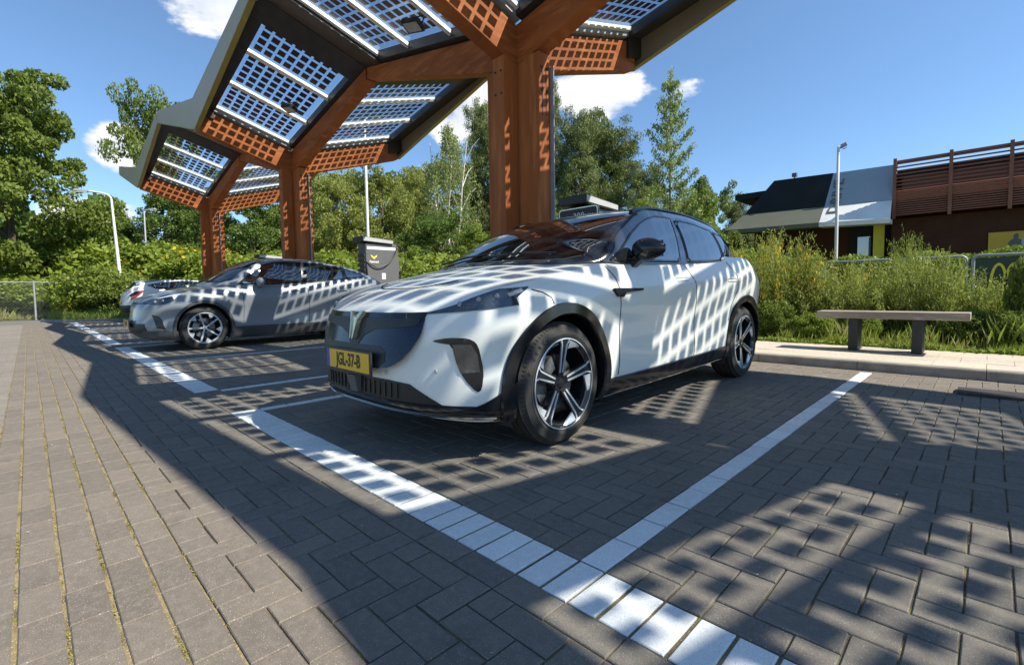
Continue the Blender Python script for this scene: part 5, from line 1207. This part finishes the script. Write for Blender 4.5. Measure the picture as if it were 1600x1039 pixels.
def tree_mesh(kind, seed):
    key = (kind, seed)
    if key in TREES: return TREES[key]
    r = np.random.default_rng(seed*13+len(kind)); tb = MB()
    # unit trees are 10 m tall; the crown envelope depends on the kind
    if kind in ('oak', 'broad', 'dark', 'bright', 'olive', 'high'):
        hi = kind == 'high'
        nl = dict(high=18, oak=26, broad=16, dark=14, bright=14, olive=16)[kind]
        ends = limb_tree(tb, r, 10, .26 if kind == 'oak' else .19, 8.4, nl, 4.3, .16 if not hi else .55)
        ncl = dict(high=62, oak=190, broad=120, dark=120, bright=110, olive=130)[kind]; cl = []
        for e in ends: cl.append((e.x, e.y, e.z))
        while len(cl) < ncl:
            v = unit(r.normal(0, 1, 3)); rad = r.uniform(.55, 1.0)**.5; z = (5.6+v[2]*4.1*rad) if not hi else (7.6+v[2]*2.3*rad)
            w = 3.6*(1-max(0, (z-6.5)/4.5)**1.6)*(1+.22*math.sin(3*math.atan2(v[1], v[0])+seed)+.18*math.sin(z*1.7+seed)); cl.append((v[0]*rad*w, v[1]*rad*w, max(z, .9)))
        sz = dict(high=.19, oak=.20, broad=.20, dark=.19, bright=.20, olive=.17)[kind]; per = dict(high=170, oak=330, broad=200, dark=200, bright=190, olive=210)[kind]
        Ps = []
        for c in cl:
            rc = r.uniform(.45, .95); n = int(per*rc/.7); p = unit(r.normal(0, 1, (n, 3)))*r.uniform(.35, 1, (n, 1))**.5*np.array([rc, rc, rc*.55]); Ps.append(p+np.array(c))
        P = np.concatenate(Ps); V = leaf_quads(P, sz, .6, .0, r=r); lm = dict(high=L_OAK, oak=L_OAK, broad=L_OAK, dark=L_DARK, bright=L_BRIGHT, olive=L_OLIVE)[kind]; bark = M_BARK
    elif kind == 'birch':
        ends = []; 
        for (bx, lean) in ((-.25, -.5), (.25, .55), (.0, .1)):
            P = [Vector((bx, 0, 0))]
            for i in range(7): P.append(P[-1]+Vector((lean*.3+r.normal(0, .08), r.normal(0, .1), 1.25)))
            tb.tube(P, [.11-.012*i for i in range(8)], 7)
            for k in range(9):
                b = P[2+k % 5]; a = r.uniform(0, 2*PI); q = [b, b+Vector((math.cos(a)*.7, math.sin(a)*.7, .9)), b+Vector((math.cos(a)*1.3, math.sin(a)*1.3, 1.3))]; tb.tube(q, [.04, .03, .015], 4, caps=False); ends.append(q[2])
        Ps = []
        for k in range(150):
            v = unit(r.normal(0, 1, 3)); z = 6.3+v[2]*3.5; w = 2.5*(1-max(0, (z-6.6)/4.0)**1.5); c = np.array([v[0]*w*r.uniform(.5, 1), v[1]*w*r.uniform(.5, 1), z])
            n = 110; t = r.uniform(0, 1, n); p = c+np.stack([r.normal(0, .16, n)+.1*np.sin(t*4), r.normal(0, .16, n), -t*r.uniform(.9, 1.9)], 1); Ps.append(p)
        P = np.concatenate(Ps); V = leaf_quads(P, .125, .6, -.3, r=r); lm = L_BIRCHL; bark = M_BIRCH
    elif kind == 'pine':
        ends = limb_tree(tb, r, 10, .17, 9.2, 26, 3.0, .22); Ps = []
        for e in ends:
            for k in range(3):
                c = np.array([e.x, e.y, e.z])+r.normal(0, .35, 3); n = 150; p = unit(r.normal(0, 1, (n, 3)))*r.uniform(.2, 1, (n, 1))*np.array([.62, .62, .34]); Ps.append(p+c)
        for k in range(70):
            z = r.uniform(1.2, 9.6); w = 2.6*(1-z/10.5)+.35; a = r.uniform(0, 2*PI); c = np.array([math.cos(a)*w*r.uniform(.4, 1), math.sin(a)*w*r.uniform(.4, 1), z]); n = 130; Ps.append(unit(r.normal(0, 1, (n, 3)))*r.uniform(.2, 1, (n, 1))*np.array([.6, .6, .3])+c)
        P = np.concatenate(Ps); V = leaf_quads(P, .20, .22, .25, r=r); lm = L_PINE; bark = M_BARK
    elif kind == 'spruce':
        tb.tube([(0, 0, 0), (.03, 0, 3), (-.02, .02, 6), (0, 0, 9.9)], [.11, .08, .045, .01], 7); Ps = []
        z = 1.2
        while z < 9.6:
            t = z/10; nb = 5 if z < 8 else 4; a0 = r.uniform(0, 2*PI)
            for k in range(nb):
                if r.uniform() < .2: continue
                a = a0+2*PI*k/nb+r.normal(0, .25); l = (2.6*(1-t)**.8+.25)*r.uniform(.55, 1.12); rise = .35+.35*r.uniform()
                pts = [Vector((math.cos(a)*l*u, math.sin(a)*l*u, z+l*rise*(u**1.3)-(.12*l if u > 0 else 0))) for u in (0, .33, .66, 1)]
                tb.tube(pts, [.022, .016, .011, .004], 4, caps=False)
                n = int(135*l+40); u = r.uniform(.12, 1.03, n)**.8; idx = np.minimum((u*3).astype(int), 2); f = (u*3-idx)[:, None]; A = np.array([tuple(p) for p in pts]); base = A[idx]*(1-f)+A[idx+1]*f
                wd = .10+.13*(1-u)[:, None]; Ps.append(base+r.normal(0, 1, (n, 3))*np.array([1, 1, .55])*wd)
            z += r.uniform(.34, .62) if z < 6 else r.uniform(.42, .8)
        n = 200; zz = r.uniform(8.6, 10, n); Ps.append(np.stack([r.normal(0, .09, n), r.normal(0, .09, n), zz], 1))
        P = np.concatenate(Ps); V = leaf_quads(P, .15, .42, .3, r=r); lm = L_SPRUCE; bark = M_BARK
    TREES[key] = (tb.build('trunk', bark, smooth=True), link('crown', quads_mesh('crown', V, [lm])))
    return TREES[key]
used = set()
def plant_tree(kind, seed, px, dist, ytop, wpx, label, group=None, name=None, zrot=None, base=0.0):
    x, y, _ = spot(px, dist); top = float(at(px, ytop, dist)[2]); h = top-base
    d = ray(px, 470); fw = dist/math.hypot(d[0], d[1]); wid = wpx*fw/CF
    t = thing(name or dict(high='oak_tree', oak='oak_tree', broad='broadleaf_tree', dark='broadleaf_tree', bright='broadleaf_tree', olive='willow_tree', birch='birch_tree', pine='pine_tree', spruce='young_spruce')[kind], (x, y, base), label, 'tree', group)
    tr, cr = tree_mesh(kind, seed); key = (kind, seed)
    if key in used:
        a, b = tr.copy(), cr.copy(); C.objects.link(a); C.objects.link(b)
    else: a, b = tr, cr; used.add(key)
    a.parent = t; b.parent = t
    base_w = dict(high=8, oak=8.2, broad=8.0, dark=8, bright=8, olive=8, birch=6, pine=6.4, spruce=5.4)[kind]
    t.scale = (wid/base_w, wid/base_w, h/10); t.rotation_euler = (0, 0, zrot if zrot is not None else random.uniform(0, 6.28))
    return t
G = 'trees standing beyond the charging bays'
plant_tree('oak', 1, 14, 33, 118, 225, 'large full oak at the far left edge towering over the wire fence', G)
plant_tree('high', 2, 250, 40, 140, 130, 'tall loose tree whose crown shows behind the far end of the canopy roof', G)
plant_tree('broad', 3, 172, 44, 338, 100, 'rounded green tree right of the big oak behind the white lamp', G)
plant_tree('dark', 4, 262, 36, 292, 130, 'dark green tree between the grey lamp post and the far column', G)
plant_tree('broad', 5, 215, 38, 330, 80, 'small round tree just behind the grey lamp post', G)
plant_tree('dark', 6, 395, 34, 268, 150, 'dark leafy tree filling the gap between the far and middle columns', G)
plant_tree('dark', 4, 330, 40, 300, 110, 'dark tree standing right behind the far column', G)
plant_tree('olive', 7, 525, 33, 268, 125, 'olive green willow right of the middle column', G)
plant_tree('olive', 8, 600, 35, 252, 125, 'olive green willow behind the straight white lamp post', G)
plant_tree('olive', 7, 655, 40, 262, 90, 'slim olive willow left of the birch', G, zrot=2.0)
plant_tree('olive', 8, 465, 40, 290, 100, 'olive willow hidden behind the middle column', G, zrot=1.0)
plant_tree('olive', 7, 555, 39, 270, 150, 'olive willow in the second row behind the white lamp post', G, zrot=3.3)
plant_tree('olive', 8, 500, 42, 275, 140, 'olive willow in the second row beside the middle column', G, zrot=5.0)
plant_tree('olive', 7, 690, 46, 250, 150, 'olive willow behind the birch', G, zrot=.9)
plant_tree('broad', 3, 620, 46, 268, 160, 'green tree filling the gap between the willows', G, zrot=1.6)
plant_tree('broad', 5, 790, 44, 230, 160, 'green tree behind the near column', G, zrot=.3)
plant_tree('birch', 9, 706, 36, 186, 112, 'tall birch with white stems and drooping leaves left of the near column', G, zrot=.7)
plant_tree('pine', 10, 752, 42, 168, 80, 'dark pine touching the left side of the near column', G)
plant_tree('dark', 6, 690, 29, 330, 150, 'broad dark tree under the birch', G, zrot=3.0)
plant_tree('bright', 11, 748, 26, 352, 90, 'bright leafy small tree at the foot of the near column', G)
plant_tree('bright', 12, 642, 22, 388, 90, 'low bright bush tree right of the charger with the chevron', G)
plant_tree('pine', 13, 862, 37, 150, 75, 'pointed pine rising just right of the near column', G)
plant_tree('pine', 10, 905, 38, 182, 120, 'broad pine above the charger rating board', G, zrot=2.2)
plant_tree('pine', 13, 955, 40, 196, 125, 'broad pine between the near column and the young spruce', G, zrot=4.0)
plant_tree('broad', 3, 930, 42, 178, 100, 'light green treetop among the pines right of the near column', G, zrot=2.0)
plant_tree('pine', 10, 1005, 38, 262, 95, 'lower pine directly behind the young spruce', G, zrot=5.1)
plant_tree('broad', 5, 835, 34, 300, 110, 'green tree hidden mostly by the near column', G, zrot=1.1)
plant_tree('spruce', 14, 1046, 15.5, 108, 135, 'slender young spruce with open upswept branches against the sky', None)
plant_tree('bright', 12, 1010, 17, 300, 120, 'bright yellow green tree left of the spruce stem above the car roof', G, zrot=2.6)
plant_tree('bright', 11, 1078, 18, 300, 110, 'bright yellow green tree right of the spruce stem', G, zrot=.6)
plant_tree('broad', 5, 1112, 33, 272, 90, 'grey green round tree right of the spruce', G, zrot=4.4)
plant_tree('pine', 13, 1150, 36, 312, 85, 'olive pine next to the restaurant roof', G, zrot=1.9)
plant_tree('olive', 8, 1182, 38, 322, 60, 'small tree whose crown ends at the dark restaurant roof', G, zrot=3.9)
plant_tree('broad', 3, 1140, 19, 368, 90, 'low green tree under the restaurant eave', G, zrot=5.5)
plant_tree('olive', 7, 20, 40, 380, 120, 'low olive tree behind the fence below the big oak', G, zrot=4.6)
plant_tree('dark', 6, 110, 42, 375, 110, 'low dark tree between the oak trunk and the white lamp', G, zrot=.4)
# trees to the left and right outside the picture, for the reflections and side views
plant_tree('oak', 1, -230, 34, 120, 200, 'oak standing left of the picture beyond the road', G, zrot=2)
# far woods
n = 42000; px = rng.uniform(-120, 1200, n); Pw = np.zeros((n, 3)); dd = rng.uniform(46, 56, n)
top = 385-40*np.abs(np.sin(px*.011))-22*np.sin(px*.047); 
for i in range(n):
    d = ray(px[i], 470); t = dd[i]/math.hypot(d[0], d[1]); Pw[i, :2] = d[:2]*t
Pw[:, 2] = rng.uniform(0, 1, n)**.8*(465-top)/CF*dd*.95
tag(link('woods', quads_mesh('woods', leaf_quads(Pw, .75, .7), [L_DARK])), 'far wood closing the view behind the single trees', 'woods', kind='stuff')

# ---- shrubs
SHR = {}
def shrub_mesh(kind, seed):
    key = (kind, seed)
    if key in SHR: return SHR[key]
    r = np.random.default_rng(seed*7+3); st = MB(); Ps = []; Fl = []
    if kind in ('broom', 'broomflower'):
        for k in range(95):
            a = r.uniform(0, 2*PI); lean = r.uniform(0, .62); h = r.uniform(.35, .95)*(1-.3*lean)*(1.22 if k % 11 == 0 else 1); bx, by = r.normal(0, .22, 2)
            pts = [Vector((bx+math.cos(a)*lean*u**1.4*.95, by+math.sin(a)*lean*u**1.4*.95, h*u)) for u in (0, .35, .7, 1)]
            st.tube(pts, [.008, .006, .004, .002], 3, caps=False)
            A = np.array([tuple(p) for p in pts]); n = 170; u = r.uniform(.1, 1.04, n); i = np.minimum((u*3).astype(int), 2); f = (u*3-i)[:, None]; b = A[i]*(1-f)+A[i+1]*f; Ps.append(b+r.normal(0, .035, (n, 3)))
            if kind == 'broomflower' and k % 2 == 0:
                n = 26; u = r.uniform(.55, 1.0, n); i = np.minimum((u*3).astype(int), 2); f = (u*3-i)[:, None]; Fl.append(A[i]*(1-f)+A[i+1]*f+r.normal(0, .03, (n, 3)))
        P = np.concatenate(Ps); V = leaf_quads(P, .052, .22, .55, r=r); mats = [L_BROOM]
        if Fl:
            F = np.concatenate(Fl); V2 = leaf_quads(F, .034, .8, r=r); mi = np.concatenate([np.zeros(len(V)), np.ones(len(V2))]); V = np.concatenate([V, V2]); mats = [L_BROOM, L_YEL]
        else: mi = None
    else:
        for k in range(60):
            v = unit(r.normal(0, 1, 3)); c = np.array([v[0]*.55, v[1]*.55, .52+v[2]*.40])*1; n = 170; Ps.append(unit(r.normal(0, 1, (n, 3)))*r.uniform(.3, 1, (n, 1))*np.array([.22, .22, .15])+c)
            if kind == 'leafyflower' and k % 5 == 0: Fl.append(c+unit(r.normal(0, 1, (40, 3)))*.2)
        for k in range(9):
            a = r.uniform(0, 6.28); st.tube([(0, 0, 0), (math.cos(a)*.2, math.sin(a)*.2, .4), (math.cos(a)*.42, math.sin(a)*.42, .8)], [.02, .014, .006], 4, caps=False)
        P = np.concatenate(Ps); P[:, 2] = np.maximum(P[:, 2], .02); V = leaf_quads(P, .066, .55, r=r); mats = [L_BRIGHT if kind != 'darkleaf' else L_OAK]; mi = None
        if Fl: V2 = leaf_quads(np.concatenate(Fl), .05, .8, r=r); mi = np.concatenate([np.zeros(len(V)), np.ones(len(V2))]); V = np.concatenate([V, V2]); mats.append(L_YEL)
    SHR[key] = (st.build('stems', M_BARK), link('foliage', quads_mesh('foliage', V, mats, mi))); return SHR[key]
def shrub(kind, seed, x, y, z, w, h, label, group):
    t = thing('broom_shrub' if 'broom' in kind else 'leafy_shrub', (x, y, z), label, 'shrub', group); key = (kind, seed)
    a, b = shrub_mesh(kind, seed)
    if key in used: a, b = a.copy(), b.copy(); C.objects.link(a); C.objects.link(b)
    used.add(key); a.parent = t; b.parent = t; t.scale = (w, w, h); t.rotation_euler = (0, 0, random.uniform(0, 6.28)); return t
GB = 'broom shrubs behind the slab path'
lab_f = ['yellow flowering broom right beside the rear of the white car', 'tall yellow flowering broom left of the bench', 'yellow flowering broom right behind the left end of the bench', 'yellow flowering broom behind the first ones near the lamp post']
for (x, y, w, h), l in zip([(-3.35, 9.3, .9, 1.72), (-2.62, 9.5, .95, 1.8), (-2.05, 9.8, .9, 1.45), (-3.0, 10.3, 1.0, 1.95)], lab_f): shrub('broomflower', 1, x, y, .07, w, h, l, GB)
gl = [(-1.75, 9.4, 1.0, 1.25), (-1.2, 9.9, 1.05, 1.35), (-.72, 9.6, .9, 1.42), (-.30, 9.7, .85, 1.15), (.30, 9.6, .7, .85), (.9, 10.0, 1.1, 1.05), (1.5, 9.8, 1.1, 1.1), (-1.5, 11.0, 1.1, 1.1), (-.75, 11.0, .9, 1.05), (-4.3, 9.6, 1.0, 1.5), (-5.3, 9.7, 1.1, 1.5), (-.98, 10.6, .5, 1.8)]
ll = ['green broom between the flowering brooms and the left bench leg', 'green broom behind the left bench leg', 'tall green broom behind the right bench leg', 'green broom above the right end of the bench', 'green broom right of the bench in front of the yellow arch', 'green broom at the right picture edge', 'green broom outside the right edge', 'green broom in the second row behind the left bench leg', 'green broom in the second row behind the right bench leg', 'green broom hidden behind the rear of the white car', 'green broom behind the white car near the charger', 'pale tall broom tip standing above the hedge behind the bench']
for (x, y, w, h), l in zip(gl, ll): shrub('broom', 2, x, y, .07, w, h, l, GB)
GL = 'leafy shrubs at the left end of the car park'
for (px, d, w, h, k), l in zip([(20, 33, 3.2, 2.0, 'leafy'), (75, 32, 3.0, 1.9, 'leafy'), (136, 29, 1.9, 1.9, 'leafyflower'), (160, 29, 2.6, 2.2, 'darkleaf'), (190, 28, 1.8, 1.9, 'darkleaf'), (150, 35, 4.5, 4.2, 'leafy'), (225, 33, 4.0, 3.6, 'leafy'), (275, 33, 4.0, 3.8, 'leafy'), (188, 33, 3.5, 2.7, 'leafyflower'), (320, 30, 3.5, 3.2, 'leafyflower'), (-45, 33, 3.5, 2.2, 'leafy'), (420, 30, 4.0, 3.2, 'leafy')],
    ['bright shrub behind the left fence panel', 'bright shrub behind the second fence post', 'shrub with a few yellow flowers at the fence end', 'dark shrub left of the rear parked white hatchback', 'small dark shrub touching the white hatchback', 'tall bright shrub between the oak and the white lamp', 'tall bright shrub behind the grey lamp post', 'tall bright shrub left of the far column', 'flowering shrub at the foot of the white lamp', 'flowering shrub just behind the far column foot', 'bright shrub outside the left picture edge', 'bright shrub seen between the far and middle columns']):
    x, y, _ = spot(px, d); shrub(k, 3, x, y, .05, w*1.0, h, l, GL)
for (px, d, w, h), l in zip([(650, 17, 3.0, 2.1), (700, 18, 3.2, 2.2), (520, 22, 3.6, 2.6), (1165, 15.5, 2.0, 1.9), (760, 17, 2.5, 1.9)], ['bright bush right of the charger at the bonnet edge', 'bright bush left of the white car windscreen', 'bright bush behind the grey car rear', 'bright bush under the left restaurant eave', 'bright bush behind the foot of the near column']):
    x, y, _ = spot(px, d); shrub('leafy', 3, x, y, .05, w, h, l, 'bright bushes behind the chargers')
# clipped hedge in front of the restaurant
n = 16000; P = np.stack([rng.uniform(-5.5, 6, n), rng.uniform(12.9, 13.6, n), 0.2+1.28*rng.uniform(0, 1, n)**.5], 1); P[:, 2] += .06*np.sin(P[:, 0]*5)+rng.normal(0, .02, n)
hd = thing('hedge', (0, 0, 0), 'dark clipped hedge with fresh bright top running before the restaurant', 'hedge'); link('foliage', quads_mesh('foliage', leaf_quads(P, .085, .6), [L_OAK]), hd)
n = 3500; P = np.stack([rng.uniform(-5.5, 6, n), rng.uniform(12.85, 13.6, n), 1.46+rng.uniform(0, .1, n)], 1); P[:, 2] += .06*np.sin(P[:, 0]*5); link('fresh_top', quads_mesh('fresh_top', leaf_quads(P, .085, .6), [L_BRIGHT]), hd)
# grass
def grass(name, region, n, hgt, mats, label, z=.08, mixdry=.1, fade=None):
    P = region(n); n = len(P); h = hgt*rng.uniform(.35, 1.25, (n, 1))*(.75+.45*np.sin(P[:, :1]*2.3+1)*np.sin(P[:, 1:2]*3.1+P[:, :1]*.9)+.25*np.sin(P[:, :1]*7.7)); a = rng.uniform(0, 2*PI, n); w = rng.uniform(.0018, .0045, (n, 1))*(1+hgt)
    s = np.stack([np.cos(a), np.sin(a), np.zeros(n)], 1); b = np.stack([np.cos(a+1.3), np.sin(a+1.3), np.zeros(n)], 1)*rng.uniform(.05, .55, (n, 1))*h
    V = np.zeros((n, 4, 3)); up = np.array([0, 0, 1.0]); V[:, 0] = P-s*w; V[:, 1] = P+s*w; V[:, 2] = P+b*.4+up*h*.6+s*w*.8; V[:, 3] = P+b+up*h
    mi = (rng.uniform(0, 1, n) < mixdry).astype(int); tag(link(name, quads_mesh(name, V, mats, mi)), label, 'grass', kind='stuff')
def reg(x0, x1, y0, y1, z):
    def f(n):
        x = rng.uniform(x0, x1, n); y = y0+(y1-y0)*rng.uniform(0, 1, n)**1.2; y += .07*np.sin(x*3.1)+.05*np.sin(x*9.7)
        return np.stack([x, y, np.full(n, z)], 1)
    return f
grass('grass', reg(-7, 3, 7.93, 9.5, .075), 60000, .12, [L_GRASS, L_DRY], 'short fresh grass verge along the slab path behind the bench')
grass('grass', reg(-6, 3, 8.2, 10.6, .075), 14000, .30, [L_GRASS, L_DRY], 'tall loose grass growing between the broom shrubs', mixdry=.25)
grass('grass', reg(-24, -5, 7.95, 12, .08), 20000, .35, [L_GRASS, L_DRY], 'grass strip behind the chargers')
def regp(poly, z):
    def f(n):
        xs = [p[0] for p in poly]; ys = [p[1] for p in poly]; x = rng.uniform(min(xs), max(xs), n*2); y = rng.uniform(min(ys), max(ys), n*2)
        k = [i for i in range(n*2) if inside(poly, x[i], y[i])]; return np.stack([x[k], y[k], np.full(len(k), z)], 1)
    return f
grass('grass', regp([(-26.7, .5), (-25.5, .85), (-24.6, 1.6), (-24.3, 6.2), (-30, 7), (-34, 3.5), (-29.5, 1.3)], .06), 22000, .30, [L_GRASS, L_DRY], 'grass bank at the far left end of the bays')
grass('grass', regp([(-31, -12), (-29.0, 2.2), (-34, 3.5), (-38, -12)], .02), 20000, .38, [L_DRY, L_GRASS], 'dry tall grass under the wire fence', mixdry=.45)
# weeds along the kerb line
n = 900; P = np.stack([rng.uniform(-4, 1.5, n), 7.93+rng.normal(0, .03, n), np.full(n, .095)], 1); 
tag(link('weeds', quads_mesh('weeds', leaf_quads(P+rng.normal(0, .02, (n, 3))*np.array([2, 1, .6])+np.array([0, 0, .03]), .07, .5), [L_BRIGHT])), 'broad leaved weeds at the edge of the slab path', 'weeds', kind='stuff')

for i, (x, y, w, h, k) in enumerate([(-3.3, 8.75, .42, .5, 'leafy'), (-2.5, 8.7, .5, .62, 'darkleaf'), (-1.95, 8.6, .42, .42, 'leafy'), (-.2, 8.75, .5, .5, 'darkleaf'), (.28, 8.6, .45, .5, 'darkleaf'), (.43, 9.0, .42, 1.25, 'darkleaf'), (-1.35, 8.85, .35, .4, 'leafy')]):
    shrub(k, 3, x, y, .07, w, h, ['low bright weed clump beside the rear of the white car', 'dark low bush left of the bench', 'low bright weed clump at the left end of the bench', 'dark low bush right of the right bench leg', 'dark low bush beyond the right end of the bench', 'larger dark bush at the right picture edge before the yellow arch', 'low bright clump between the bench legs'][i], 'low plants at the path edge')
